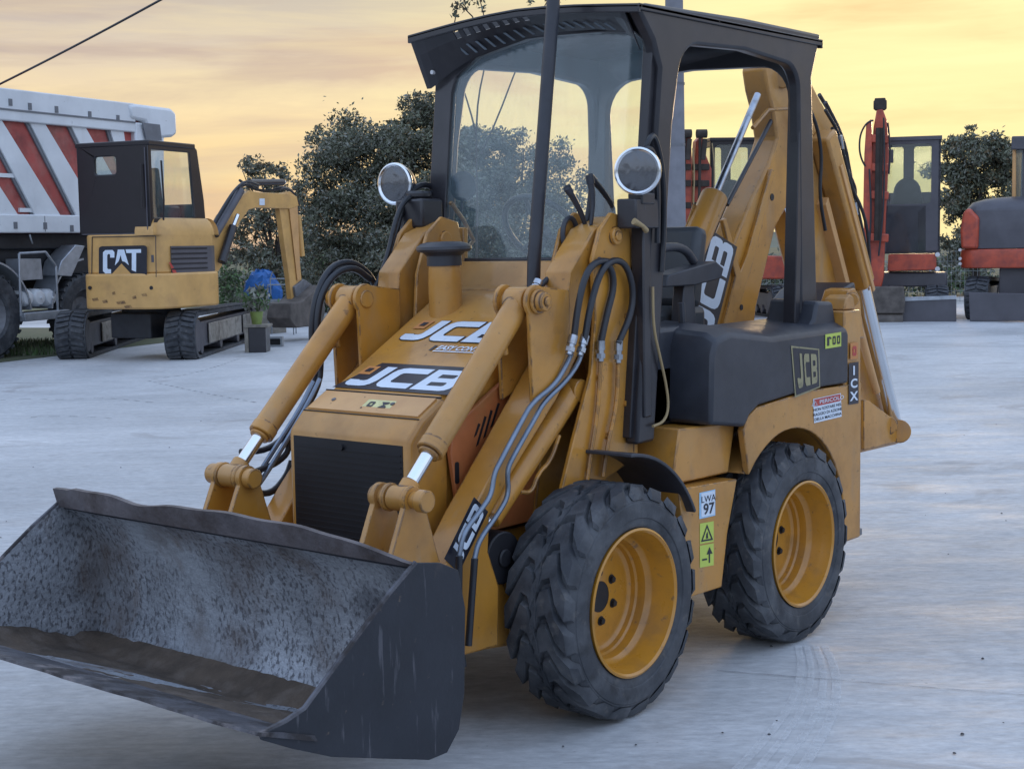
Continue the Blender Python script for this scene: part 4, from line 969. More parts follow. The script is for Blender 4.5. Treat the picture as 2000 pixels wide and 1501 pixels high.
bn = N(t, 'ShaderNodeBump', inp={'Strength': .55, 'Distance': .012}); hmix = mth(t, 'ADD', nz(2.4, 8, (1, 4.5, 1), 3, .65, dist=.5), mth(t, 'MULTIPLY', nz(22, 6, (1, 1.6, 1), 9), .35))
t.links.new(hmix, bn.inputs['Height']); t.links.new(bn.outputs[0], b.inputs['Normal']); b.inputs['Specular IOR Level'].default_value = .35
MT['yard'] = yd; MT['scrape'] = dust_mat('worn_through_paint', (.12, .07, .05), .2, .9)
m = MB(); far = [Dp(-2400, 480, 39), Dp(4200, 480, 39), Dp(4200, 480, -16), Dp(8000, 480, -16)]; far[3] = CAMP-fw*16-cr*34; far[2] = CAMP-fw*16+cr*38; far[0] = CAMP+fw*39-cr*40; far[1] = CAMP+fw*39+cr*44
m.poly([(p.x, p.y, 0.) for p in far]); struct(m.build('concrete_yard', 'yard', flatn=True))

def ribbon(name, pts, w0, w1, mat, z=.004, cleat=0, seed=0):
    rg = random.Random(seed); P = [Vector((p.x, p.y, z)) for p in pts]
    for _ in range(2):
        q = [P[0]]
        for a, b_ in zip(P[:-1], P[1:]): q += [a*.75+b_*.25, a*.25+b_*.75]
        P = q+[P[-1]]
    # resample
    S = [P[0]]; 
    for a, b_ in zip(P[:-1], P[1:]):
        n = max(1, int((b_-a).length/.03)); S += [a+(b_-a)*(i/n) for i in range(1, n+1)]
    m = MB(); last = None
    for i, p in enumerate(S):
        tdir = (S[min(i+1, len(S)-1)]-S[max(i-1, 0)]).normalized(); nn = Vector((-tdir.y, tdir.x, 0)); w_ = w0+(w1-w0)*i/len(S)
        k = .5*w_*(1+rg.uniform(-.06, .06))
        cur = (m.v(p+nn*k), m.v(p-nn*k))
        if last and not (cleat and (i//cleat) % 2) : m.face([last[0], last[1], cur[1], cur[0]])
        last = cur
    return m.build(name, mat, flatn=True)
MT['trackdust'] = dust_mat('dust_track', (.72, .73, .74), .18, .65)
MT['trackdark'] = dust_mat('tyre_scuff', (.12, .12, .13), .15, .6)
base_l = [(1585, 1262), (1600, 1310), (1592, 1370), (1560, 1430), (1505, 1501), (1440, 1580)]
for k, (dx, w_) in enumerate(((-26, .026), (-10, .022), (8, .024), (26, .03))):
    o = ribbon('tyre_track', [Gd(x+dx*(1+max(0, y-1262)/170), y) for x, y in base_l], w_, w_*1.2, 'trackdust', .004, 0, k); o['kind'] = 'structure'
for k, pts in enumerate(([(0, 782), (60, 778), (120, 781), (200, 776), (300, 786)], [(60, 815), (130, 812), (240, 818)], [(290, 744), (400, 768), (510, 788)], [(300, 740), (380, 730), (470, 700)])):
    o = ribbon('tyre_scuff', [Gd(*p) for p in pts], .035, .03, 'trackdark', .004, 3, 20+k); o['kind'] = 'structure'
# expansion joints of the slab
for k, (a, b_) in enumerate((((1400, 1310), (2100, 1366)),)):
    o = ribbon('slab_joint', [Gd(*a), Gd(*b_)], .008, .008, 'trackdark', .004, 0, 40); o['kind'] = 'structure'
# grit lying on the slab
m = MB(); rg = random.Random(11)
for i in range(120):
    px, py = rg.uniform(-50, 2050), 620+900*rg.random()**1.6
    p = Gd(px, py); s_ = rg.uniform(.003, .008)*(1 if rg.random() < .95 else 1.6)
    vs = [p+Vector((math.cos(a)*s_*rg.uniform(.6, 1.3), math.sin(a)*s_*rg.uniform(.6, 1.3), .004)) for a in (0, 1.3, 2.5, 3.8, 5.1)]
    m.loft([vs, [v*.4+p*.6+Vector((0, 0, s_*.9)) for v in vs]])
g = m.build('grit', 'truckframe'); tag(g, 'small dark stones and grit scattered over the concrete', 'grit', kind='stuff')

# ---- foliage
def leaves(m, blobs, n, size, rg, wild=.45):
    """leaf-sized blades spread through clumps inside the crown"""
    wts = np.array([b_[1][0]*b_[1][1]*b_[1][2] for b_ in blobs])**.7; wts /= wts.sum()
    which = rg.choice(len(blobs), n, p=wts)
    cs = np.array([list(b_[0]) for b_ in blobs])[which]; rs = np.array([list(b_[1]) for b_ in blobs])[which]
    d = rg.normal(size=(n, 3)); d /= np.linalg.norm(d, axis=1)[:, None]
    rad = rg.random(n)**.45; rad = rad*(1+wild*rg.normal(size=n)*(rg.random(n) > .8))
    P = cs+d*rs*rad[:, None]
    u = rg.normal(size=(n, 3)); u /= np.linalg.norm(u, axis=1)[:, None]; v = np.cross(u, rg.normal(size=(n, 3))); v /= np.linalg.norm(v, axis=1)[:, None]
    s_ = size*(.6+.8*rg.random(n))[:, None]
    return np.stack([P-u*s_, P-v*s_*.42, P+u*s_, P+v*s_*.42], 1)
def leafmesh(name, quads, mats, pick, parent):
    n = len(quads); me = bpy.data.meshes.new(name); me.vertices.add(n*4); me.loops.add(n*4); me.polygons.add(n)
    me.vertices.foreach_set('co', quads.reshape(-1)); me.loops.foreach_set('vertex_index', np.arange(n*4)); me.polygons.foreach_set('loop_start', np.arange(n)*4); me.polygons.foreach_set('loop_total', np.full(n, 4))
    me.polygons.foreach_set('material_index', pick.astype(np.int32)); me.update()
    for k in mats: me.materials.append(MT[k])
    o = bpy.data.objects.new(name, me); COL.objects.link(o); o.parent = parent; return o
def tree(name, label, cat, base, blobs, n, size, mats=('leaf', 'leaf2', 'leafback'), probs=(.66, .27, .07), trunk_h=1.2, tr=.10, stems=5, seed=1, group=None, clump=34):
    rg = np.random.default_rng(seed); rr = random.Random(seed)
    T_ = thing(name, label, cat, (base.x, base.y, 0), 0, group); o = Vector((base.x, base.y, 0))
    bl = [(Vector(c)-o, r) for c, r in blobs]
    # break each lobe into clumps so that the outline and the inside stay uneven
    cl = []
    for c, r in bl:
        for _ in range(clump):
            d = rg.normal(size=3); d /= np.linalg.norm(d); q = rg.uniform(.30, 1.08)
            k = rg.uniform(.16, .36)
            cl.append((tuple(c[i]+d[i]*r[i]*q for i in range(3)), (r[0]*k, r[1]*k, r[2]*k*.8)))
    m = MB(); top = max(c[2] for c, r in bl)
    m.tube([(0, 0, 0), (.05, .02, trunk_h*.5), (.02, -.05, trunk_h)], [tr, tr*.6], 10)
    for i in range(stems):
        c, r = bl[i % len(bl)]; e = Vector(c)+Vector((rr.uniform(-.6, .6)*r[0], rr.uniform(-.6, .6)*r[1], rr.uniform(-.1, .7)*r[2]))
        m.tube([(.02, -.04, trunk_h*.8), Vector((e.x*.4, e.y*.4, trunk_h*.9+(e.z-trunk_h)*.45)), e], [tr*.45, tr*.08], 6, 1)
    m.build('trunk', 'bark', T_)
    Q = leaves(None, cl, n, size, rg); pick = rg.choice(len(mats), len(Q), p=probs)
    leafmesh('crown', Q, mats, pick, T_); return T_
def B(px, py, d, rw, rh, rd=None):  # a lobe: centre at a pixel and a distance, radii in metres
    p = Dp(px, py, d); rd = rd or rw; return (p, (rw, rd, rh))
S33 = 2866.5/33
big = [B(730, 330, 33, 1.5, 1.55), B(800, 270, 33, 1.2, 1.0), B(660, 300, 33.5, .9, .9), B(700, 450, 33, 1.6, 1.3), B(850, 380, 33, 1.5, 1.5), B(620, 420, 33, .7, 1.2), B(770, 520, 32.5, 2.0, 1.2), B(820, 230, 33, .7, .6), B(690, 570, 32.5, 1.3, .9)]
tree('bush_tree', 'broad dark evergreen tree behind the right lamp of the loader', 'tree', Dp(740, 640, 33), big, 92000, .046, seed=3, trunk_h=1.4, tr=.16, stems=9)
b2 = [B(1010, 350, 34, 1.25, 1.2), B(1060, 420, 34, 1.2, 1.3), B(960, 300, 34, .9, .7), B(930, 420, 34, 1.2, 1.4), B(1090, 500, 33.5, 1.0, 1.1), B(1000, 520, 33.5, 1.4, 1.1), B(895, 300, 34, .8, .7)]
tree('bush_tree', 'dark leafy tree seen through the windscreen of the loader', 'tree', Dp(1010, 640, 34), b2, 62000, .045, seed=5, trunk_h=1.4, tr=.14, stems=7)
b3 = [B(520, 345, 31, .55, .40), B(560, 370, 31, .45, .45), B(490, 325, 31, .35, .25), B(540, 420, 31, .65, .5), B(495, 430, 31, .5, .5), B(560, 480, 31, .7, .6), B(500, 500, 31, .7, .4), B(545, 540, 31, .7, .4), B(465, 480, 31, .4, .4)]
tree('loose_tree', 'thin loose tree with sparse twigs behind the digger arm', 'tree', Dp(545, 620, 31), b3, 13000, .042, seed=8, trunk_h=1.2, tr=.07, stems=14, probs=(.50, .25, .25), clump=40)
b4 = [B(1900, 310, 36, 1.0, .8), B(1950, 330, 36, .8, .8), B(1870, 380, 36, .7, .8), B(1930, 420, 36, 1.1, .9), B(1880, 480, 35.5, .9, .7), B(1860, 290, 36, .35, .3)]
tree('bush_tree', 'dark tree between the two red diggers on the right', 'tree', Dp(1905, 620, 36), b4, 34000, .050, seed=13, trunk_h=1.3, tr=.13, stems=6, probs=(.66, .2, .14))
# tall sapling whose tufts show above the canopy
so_ = Dp(930, 620, 30); T_ = thing('sapling', 'tall bare sapling with leaf tufts rising above the canopy roof', 'tree', (so_.x, so_.y, 0))
m = MB(); zz = lambda px, py: Dp(px, py, 30)-Vector((so_.x, so_.y, 0))
m.tube([zz(930, 620), zz(932, 400), zz(930, 255)], [.035, .016], 6)
for pts in ([(930, 262), (918, 215), (897, 150), (885, 60), (895, 5)], [(930, 255), (934, 190), (948, 125), (952, 60), (935, -10)], [(940, 300), (970, 235), (1012, 125), (1040, 60), (1070, 0)], [(948, 125), (930, 40), (900, 10)], [(1040, 60), (1060, 20), (1100, -5)]):
    m.tube([zz(*p) for p in pts], [.022, .010], 5, 1)
m.build('trunk', 'bark', T_)
rg = np.random.default_rng(4); bl = [(tuple(zz(*p)), (r, r, r*.7)) for p, r in (((900, 12), .20), ((925, -5), .25), ((890, 30), .12), ((945, 18), .12), ((915, -30), .3), ((1035, 5), .10), ((1075, 0), .16), ((1095, -8), .18), ((1050, -20), .25))]
Q = leaves(None, bl, 420, .055, rg); leafmesh('crown', Q, ('leaf', 'leafback'), rg.choice(2, len(Q), p=(.7, .3)), T_)
# scrub and far hill beyond the yard
def scrub(name, label, x0, x1, ytop, d, n, seed, mats=('leaf3', 'leaf', 'leaf2'), probs=(.45, .35, .2), size=.07):
    rg = np.random.default_rng(seed); bl = []
    for i in range(int((x1-x0)/14)+1):
        px = x0+(x1-x0)*rg.random(); h = rg.uniform(.4, 1); base = Dp(px, 477, d+rg.uniform(-1, 1)); ht = 1.55+(480-ytop)/2866*d; k = ht*h*.5
        bl.append(((base.x, base.y, k), (.5, .5, k)))
    Q = leaves(None, bl, n, size, rg); o = leafmesh(name, Q, mats, rg.choice(3, len(Q), p=probs), None); tag(o, label, 'scrub', kind='stuff'); return o
scrub('scrub', 'green scrub and weeds growing along the edge of the yard', 430, 720, 500, 36, 7000, 21)
scrub('scrub', 'pale field scrub far behind the digger arm', 430, 640, 478, 60, 5000, 22, size=.13, probs=(.6, .1, .3))
scrub('scrub', 'dark scrub behind the red diggers and the loader', 1130, 2050, 500, 39, 15000, 23, mats=('leaf', 'leaf3', 'leaf2'), probs=(.6, .2, .2))
m = MB()
for i in range(60):
    a0 = R(170+i*1.8); a1 = R(170+(i+1)*1.8); h0 = 3+2.5*math.sin(i*.31)+1.2*math.sin(i*.9); h1 = 3+2.5*math.sin((i+1)*.31)+1.2*math.sin((i+1)*.9)
    for r0, k0, r1, k1 in ((300, 0, 380, 1), (380, 1, 520, 0)):
        m.poly([(math.cos(a0)*r0, math.sin(a0)*r0, h0*k0-1), (math.cos(a1)*r0, math.sin(a1)*r0, h1*k0-1), (math.cos(a1)*r1, math.sin(a1)*r1, h1*k1-1), (math.cos(a0)*r1, math.sin(a0)*r1, h0*k1-1)])
struct(m.build('hills', pbr('hill_green', (.10, .12, .09), .95, var=.3, scale=.02), smooth=80))
# grass strip under the tipper
def grass(name, label, P, w_, n, h, seed):
    rg = np.random.default_rng(seed); t_ = rg.random(n); A, Bv = P; dirv = (Bv-A); nn = Vector((-dirv.y, dirv.x, 0)).normalized()
    pos = np.array(A)[None]+t_[:, None]*np.array(dirv)[None]+np.array(nn)[None]*(rg.random(n)[:, None]-.5)*w_; pos[:, 2] = 0
    a = rg.random(n)*6.28; wd = .012; hh = h*(.3+rg.random(n)); dx = np.stack([np.cos(a), np.sin(a), a*0], 1); ln = rg.normal(size=(n, 3))*.3; ln[:, 2] = 1; tip = pos+ln*hh[:, None]
    Q = np.stack([pos-dx*wd, pos+dx*wd, tip+dx*.002, tip-dx*.002], 1); o = leafmesh(name, Q, ('leaf3', 'leaf'), rg.choice(2, n), None); tag(o, label, 'grass', kind='stuff'); return o
m = MB(); q = [Gd(-250, 692), Gd(-250, 640), Gd(330, 640), Gd(330, 668), Gd(120, 694), Gd(0, 708), Gd(-250, 712)]; m.poly([(p.x, p.y, .004) for p in q]); struct(m.build('grass_verge', field, flatn=True))
grass('grass', 'dark grass growing under the white tipper truck', (Gd(-150, 688), Gd(150, 680)), 3.0, 7000, .10, 31)

# ---- utility pole, overhead cable
p = Dp(1322, 600, 21); P_ = thing('utility_pole', 'grey concrete utility pole rising behind the cab of the loader', 'pole', (p.x, p.y, 0))
m = MB(); m.lathe([(.150, 0), (.135, 3), (.118, 7), (.11, 8.5)], (0, 0, 0), (.006, .0, 1), 16, caps=True); m.build('shaft', 'concretepole', P_)
m = MB()
for z in (2.9, 3.75): m.lathe([(.142, z), (.142, z+.03)], (0, 0, 0), (.006, 0, 1), 16)
m.build('strap', 'grey', P_)
a, b_ = Dp(-260, 285, 24), Dp(760, -260, 18)
m = MB(); pts = []
for i in range(25):
    t_ = i/24; q = a+(b_-a)*t_; 
    ty = i/24
    pts.append(q-Vector((0, 0, .45*4*t_*(1-t_)*.35)))
m.tube(pts, .017, 6); c_ = m.build('overhead_cable', 'hose'); tag(c_, 'thin black overhead cable crossing the sky above the tipper', 'cable')

# ================================================================== TIPPER TRUCK
g0 = Gd(10, 700); TF = Frame(g0, R(193.7)); TRK = thing('tipper_truck', 'big white tipper truck with slanting red side panels, behind the yellow digger', 'truck', (g0.x, g0.y, 0), R(193.7))
def tp(name, pts, y0, y1, mat, bevel=.01, parent=None):
    m = MB(); m.prism(pts, 'y', y0, y1); return m.build(name, mat, parent or TRK, bevel=bevel)
x0t = TF.on(0, 300, 'y', 0)[0]-2.6
top = TF.side(0, [(0, 165), (255, 207)]); bot = TF.side(0, [(0, 455), (160, 466)])
zt, zb = top[0][1], bot[0][1]; xe = TF.on(342, 240, 'y', 0)[0]; xb = TF.on(262, 240, 'y', 0)[0]
zt = (top[0][1]+top[1][1])/2
zr0 = TF.on(60, 240, 'y', 0)[1]; zr1 = TF.on(130, 420, 'y', 0)[1]
BODY = tp('tipper_body', [(x0t, zb), (xb+.6, zb), (xb+.7, zt-.6), (xb+.7, zt), (x0t, zt)], .075, 2.45, 'truckred')
tp('top_rail', [(x0t, zr0), (xb+.02, zr0), (xb+.02, zt), (x0t, zt+.0)], -.02, .074, 'truckwhite', .02, BODY)
tp('rail_lip', [(x0t, zt-.32), (xb, zt-.32), (xb, zt-.295), (x0t, zt-.295)], -.035, -.021, 'truckgrey', .0, BODY)
tp('bottom_rail', [(x0t, zb), (xb, zb), (xb, zr1), (x0t, zr1)], -.02, .074, 'truckwhite', .02, BODY)
# slanting ribs between the recessed panels
t1 = [TF.on(px, 242, 'y', 0)[0] for px in (5, 60, 90, 142, 165, 213)]; l1 = [TF.on(px, 420, 'y', 0)[0] for px in (122, 152, 201, 231)]
sl = l1[0]-t1[0]; pitch_ = t1[2]-t1[0]; gap = (t1[1]-t1[0])
for k in range(-5, 8):
    xa = t1[0]+k*pitch_-(pitch_-gap); xc = t1[0]+k*pitch_
    if xa+sl > xb+.7 or xa < x0t+.1: continue
    xq_ = xc+sl-(pitch_-(l1[1]-l1[0]))
    pf = [(xa, zr0+.02), (xc, zr0+.02), (xc+sl, zr1-.02), (xq_, zr1-.02)]
    if xc+sl > xb: pf = [(xa, zr0+.02), (min(xc, xb), zr0+.02), (xb, zr1-.02), (min(xq_, xb-.01), zr1-.02)]
    tp('rib', pf, .02, .074, 'truckwhite', .012, BODY)
    # flank of each recess, its shade painted as a grey strip
    tp('rib_flank_shade', [(xa-.07, zr0+.01), (xa-.003, zr0+.01), (min(xq_-.003, xb), zr1-.01), (min(xq_-.06, xb-.06), zr1-.01)], .045, .0735, 'truckgrey', 0, BODY)
for (a_, b__) in (((0, 342), (32, 343)), ((38, 410), (72, 411))):
    A_, B_ = TF.on(*a_, 'y', .05), TF.on(*b__, 'y', .05); tp('cross_strap', [(A_[0]-.5*(a_[0] == 0), A_[1]-.03), (B_[0], A_[1]-.03), (B_[0], A_[1]+.03), (A_[0]-.5*(a_[0] == 0), A_[1]+.03)], .04, .09, 'truckwhite', 0, BODY)
# headboard with its protector over the cab
hb = TF.side(0, [(248, 205), (262, 203), (330, 212), (341, 222), (342, 262), (334, 268), (290, 272), (280, 238), (252, 232)])
tp('cab_protector', hb, -.05, 2.4, 'truckwhite', .05, BODY)
tp('protector_frame', TF.side(0, [(272, 240), (306, 244), (310, 275), (280, 275)]), -.07, -.051, 'truckgrey', .0, BODY)
tp('front_wall', [(xb+.0, zb), (xb+.65, zb), (xb+.75, zt-.3), (xb+.0, zt-.3)], -.02, 2.44, 'truckwhite', .03, BODY)
tp('truck_frame', [(x0t, 1.15), (xb+.3, 1.15), (xb+.3, 1.62), (x0t, 1.62)], .35, 2.1, 'truckframe', .02)
tp('underframe', [(x0t, 1.60), (xb+.4, 1.60), (xb+.4, zb+.0), (x0t, zb)], .25, 2.3, 'truckframe', .02)
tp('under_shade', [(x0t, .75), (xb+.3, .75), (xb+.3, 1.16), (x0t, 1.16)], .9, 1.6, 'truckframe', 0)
def twheel(x, y, r=.56, w_=.30, side=-1):
    c = Vector((x, y, r)); d = (0, side, 0); m = MB()
    m.lathe([(r*.55, -w_/2), (r*.93, -w_/2), (r, -w_*.38), (r*1.0, w_*.38), (r*.93, w_/2), (r*.60, w_/2), (r*.55, w_*.4), (r*.55, -w_/2)], c, d, 40)
    for k in range(30):
        a = 2*math.pi*k/30
        for s_ in (-1, 1):
            q = c+Vector((math.cos(a)*r, s_*w_*.25, math.sin(a)*r)); m.obox(q, (math.cos(a)*.018, 0, math.sin(a)*.018), (0, w_*.22, 0), (-math.sin(a)*.028, s_*.012, math.cos(a)*.028))
    W_ = m.build('wheel', 'rubber', TRK)
    m = MB(); m.lathe([(r*.57, w_*.42), (r*.52, w_*.30), (r*.40, w_*.05), (r*.22, w_*.05), (r*.20, w_*.2), (.001, w_*.2)], c, d, 28); m.build('rim', 'grey', W_); return W_
for px, py in ((20, 200), (58, 208), (110, 214), (175, 224), (230, 231), (30, 440), (88, 441), (140, 446)):
    q_ = TF.on(px, py, 'y', -.02); m = MB(); m.obox((q_[0], -.024, q_[1]), (.035, 0, 0), (0, .006, 0), (0, 0, .05)); m.build('body_bracket', 'truckgrey', BODY)
q_ = TF.on(88, 440, 'y', -.02); m = MB(); m.box(q_[0]-.006, q_[0]+.006, -.0225, -.019, zb+.02, zr1-.02); m.build('panel_seam', 'truckgrey', BODY)
q_ = TF.on(58, 462, 'y', -.02); m = MB(); m.tube([(q_[0], -.02, q_[1]+.03), (q_[0], -.05, q_[1]-.06), (q_[0]+.04, -.03, q_[1]-.10)], .014, 6, 1); m.build('tie_hook', 'galv', BODY)
xw0 = TF.on(-18, 640, 'y', -.0)[0]; xw1 = TF.on(172, 600, 'y', 0)[0]
for y in (.16, 2.2):
    twheel(xw0, y, .64, .32); twheel(xw0-1.5, y, .64, .32); twheel(xw1, y, .60, .30)
# mudguards, step frame and air tanks
for (cx0, a0_, a1_) in ((xw0, 5, 85), (xw1, 95, 175)):
    m = MB(); m.loft([[(q[0], -.02, q[1]), (q[0], .42, q[1]), (q[0]+(q[0]-cx0)*.035, .42, q[1]+(q[1]-.62)*.035), (q[0]+(q[0]-cx0)*.035, -.02, q[1]+(q[1]-.62)*.035)] for q in arc(cx0, .62, .80, a0_, a1_, 10)]); m.build('mudguard', 'aluminium', TRK)
bx = TF.side(-.02, [(36, 492), (92, 492), (110, 520), (114, 605), (122, 605), (130, 622), (40, 628), (36, 560)])
m = MB(); fr_ = TF.side(-.02, [(36, 495), (88, 492), (108, 520), (112, 610), (40, 618)])
for a_, b__ in zip(fr_, fr_[1:]+fr_[:1]): m.tube([(a_[0], -.03, a_[1]), (b__[0], -.03, b__[1])], .022, 6)
q = TF.side(-.02, [(40, 612), (128, 604), (130, 620), (42, 628)]); m.prism(q, 'y', -.10, .35)
q = TF.side(-.02, [(42, 505), (84, 505), (88, 545), (44, 548)]); m.prism(q, 'y', .02, .30)
m.build('step_frame', 'aluminium', TRK, bevel=.006)
for px in (57, 80, 102):
    q = TF.on(px, 581, 'y', .0); m = MB(); m.lathe([(.001, .36), (.10, .34), (.135, .28), (.14, .0), (.14, -.3)], (q[0], .35, q[1]), (0, -1, 0), 24, caps=True); m.cyl((q[0], -.01, q[1]), (q[0], -.03, q[1]), .02); m.build('air_tank', 'truckwhite', TRK)
q = TF.side(-.04, [(148, 478), (166, 480), (140, 540), (112, 538), (120, 510)]); tp('mudguard_corner', q, -.04, .3, 'aluminium', .01)

# ================================================================== YELLOW DIGGER
def track_mesh(F, A, Bp, w_, h, belt='rubber'):
    """crawler track: belt loop with cleats, frame and rollers. A, Bp = ends on the ground in local coordinates"""
    d = (Bp-A); Ln = d.length; d.normalize(); n_ = Vector((-d.y, d.x, 0)); r = h/2
    loop = [(r+math.cos(a)*r, r+math.sin(a)*r) for a in [R(90+180*i/12) for i in range(13)]]+[(Ln-r+math.cos(a)*r, r*.92+math.sin(a)*r*.92) for a in [R(-90+180*i/12) for i in range(13)]]
    P3 = lambda s_, z, y: A+d*s_+n_*y+Vector((0, 0, z))
    m = MB(); inn_ = [((s_-Ln/2)*(1-.10/Ln*2)+Ln/2 if 0 else s_, z) for s_, z in loop]
    def ins(s_, z, k):
        cx0 = min(max(s_, r), Ln-r); return (cx0+(s_-cx0)*(1-k/r), r+(z-r)*(1-k/r))
    rings = []
    for s_, z in loop+loop[:1]:
        si, zi = ins(s_, z, .05); rings.append([P3(s_, z, -w_/2), P3(s_, z, w_/2), P3(si, zi, w_/2), P3(si, zi, -w_/2)])
    m.loft(rings, caps=False)
    # cleats
    per = []; 
    for (a, b_) in zip(loop, loop[1:]+loop[:1]):
        l_ = math.hypot(b_[0]-a[0], b_[1]-a[1]); k = max(1, int(round(l_/.09)))
        for i in range(k): per.append((a[0]+(b_[0]-a[0])*i/k, a[1]+(b_[1]-a[1])*i/k, (b_[0]-a[0])/l_, (b_[1]-a[1])/l_))
    for i, (s_, z, ts, tz) in enumerate(per):
        no = (tz, -ts)   # outward
        if (s_-Ln/2)*no[0]+(z-r)*no[1] < 0: no = (-no[0], -no[1])
        for sg in ((-1, 1) if i % 2 else (-1, 1)):
            c = P3(s_+no[0]*.012, z+no[1]*.012, sg*w_*.24)
            m.obox(c, d*(ts*.026)+Vector((0, 0, tz*.026)), n_*(w_*.20)+(d*ts+Vector((0, 0, tz)))*.02*sg, (d*no[0]+Vector((0, 0, no[1])))*.016)
    return m, P3, Ln, r
def digger_track(F, root, A, Bp, w_, h, frame_mat='kgrey', covers=True):
    m, P3, Ln, r = track_mesh(F, A, Bp, w_, h); T_ = m.build('track', 'rubber', root)
    m = MB()
    n_ = (P3(0, 0, 1)-P3(0, 0, 0)); dd = (P3(1, 0, 0)-P3(0, 0, 0))
    m.obox(P3(Ln/2, r, 0), dd*(Ln/2-r*.75), n_*(w_*.40), Vector((0, 0, r*.55)))
    for s_ in (r, Ln-r): m.cyl(P3(s_, r, -w_*.45), P3(s_, r, w_*.45), r*.72, n=24)
    for i in range(4): s_ = r*1.6+(Ln-3.2*r)*i/3; m.cyl(P3(s_, .14, -w_*.46), P3(s_, .14, w_*.46), .09, n=16)
    m.build('track_frame', frame_mat, T_, bevel=.01)
    if covers:
        for u_, l_c, s_c in ((.44, .24, 1), (.44, .24, -1), (.81, .09, 1), (.81, .09, -1)):
            m = MB(); m.obox(P3(Ln*u_, r*.98, s_c*w_*.46), dd*(Ln*l_c), n_*.012, Vector((0, 0, r*.45))); m.build('track_cover', 'trackcover', T_, bevel=.01)
HD = R(196.0); K = Dp(316, 690, 20.3); h_ = Vector((math.cos(HD), math.sin(HD), 0)); l_ = Vector((-h_.y, h_.x, 0))
Oc = Vector((K.x, K.y, 0))+h_*.95+l_*.86; CF = Frame(Oc, HD)
CAT = thing('crawler_digger', 'yellow tracked digger with a black cab, its arm reaching right, in front of the tipper', 'digger', (Oc.x, Oc.y, 0), HD)
def loc(F, P): P = Vector((P.x, P.y, 0))-F.o; return Vector((P.dot(F.h), P.dot(F.l), 0))
digger_track(CF, CAT, loc(CF, Gd(352, 704)), loc(CF, Gd(484, 660)), .44, .66)
digger_track(CF, CAT, loc(CF, Gd(138, 703)), loc(CF, Gd(290, 652)), .44, .66)
zC = lambda py: CF.on(300, py, 'x', -.95)[1]
z605, z550, z455, z435, z272 = zC(604), zC(548), zC(456), zC(436), zC(275)
m = MB(); m.box(-.5, .5, -.35, .35, .30, .66); m.cyl((0, 0, .62), (0, 0, z605+.02), .42, n=30); m.build('undercarriage', 'truckframe', CAT, bevel=.02)
cy0, cy1 = CF.on(292, 380, 'x', -.93)[0], CF.on(153, 380, 'x', -.93)[0]
YL = CF.on(164, 500, 'x', -.95)[0]; XF = .56
def hull(x0, x1, y0, y1, r_rr, r_rl, r_f=.08, n=8, r_fr=.28):
    pts = arc(x0+r_rr, y0+r_rr, r_rr, 180, 270, n)+arc(x1-r_fr, y0+r_fr, r_fr, 270, 360, 7)+arc(x1-r_f, y1-r_f, r_f, 0, 90, 3)+arc(x0+r_rl, y1-r_rl, r_rl, 90, 180, n); return pts
m = MB(); pf = hull(-.99, XF+.04, -.90, YL+.04, .40, .16); m.prism(pf, 'z', z605, z550+.10); CW = m.build('counterweight', 'catyellow', CAT, bevel=.03)
m = MB(); pf = hull(-.95, XF, -.86, YL, .38, .12); m.prism(pf, 'z', z550+.10, z455); m.build('engine_cover', 'catyellow', CAT, bevel=.02)
m = MB(); pf = hull(-.95, XF-.02, -.86, cy0-.02, .38, .03, r_fr=.20); Hh = z435-z455+.10
m.loft([[(-.18+(x+.18)*(1-.20*(1-math.cos(a))), -.50+(y+.50)*(1-.24*(1-math.cos(a))), z455-.02+Hh*math.sin(a)) for x, y in pf] for a in (0, .25, .5, .75, 1.0, 1.25, 1.5)]); m.build('side_hood', 'catyellow', CAT, bevel=.02)
# rear door with lettering
def rq(px, py, off=0): y, z = CF.on(px, py, 'x', -.956-off); return Vector((-.956-off, y, z))
m = MB(); q = [rq(*p) for p in ((193, 540), (287, 539), (287, 480), (193, 481))]
ex = (q[1]-q[0]); ey = (q[3]-q[0])
m.mat(0); m.glyph([rrect(0, 1, 0, 1, .08)], q[0], ex, ey)
O = q[0]+Vector((-.003, 0, 0)); g = lambda sp: m.glyph(sp, O, ex, ey)
m.mat(1); g([[(.33, .66), (.33, .80), (.29, .87), (.14, .87), (.09, .80), (.09, .18), (.14, .10), (.26, .10), (.26, .24), (.20, .24), (.18, .28), (.18, .70), (.20, .74), (.23, .74), (.24, .70), (.24, .62), (.33, .62)]])
g([[(.40, .88), (.53, .88), (.63, .36), (.55, .47), (.49, .50), (.46, .70), (.42, .50), (.34, .36)]]); g([[(.56, .88), (.88, .88), (.88, .76), (.78, .76), (.78, .14), (.69, .20), (.69, .76), (.58, .76)]])
O = O+Vector((-.003, 0, 0)); m.mat(2); g([[(.28, .08), (.68, .08), (.48, .42)]])
m.build('rear_logo', ['decalblack', 'white', 'catyellow'], CAT, flatn=True)
m = MB()
for a, b_ in (((180, 463), (304, 461)), ((180, 463), (179, 541)), ((304, 461), (305, 541))): A_, B_ = rq(*a, .002), rq(*b_, .002); m.tube([A_, B_], .006, 5)
m.build('door_gap', 'truckframe', CAT)
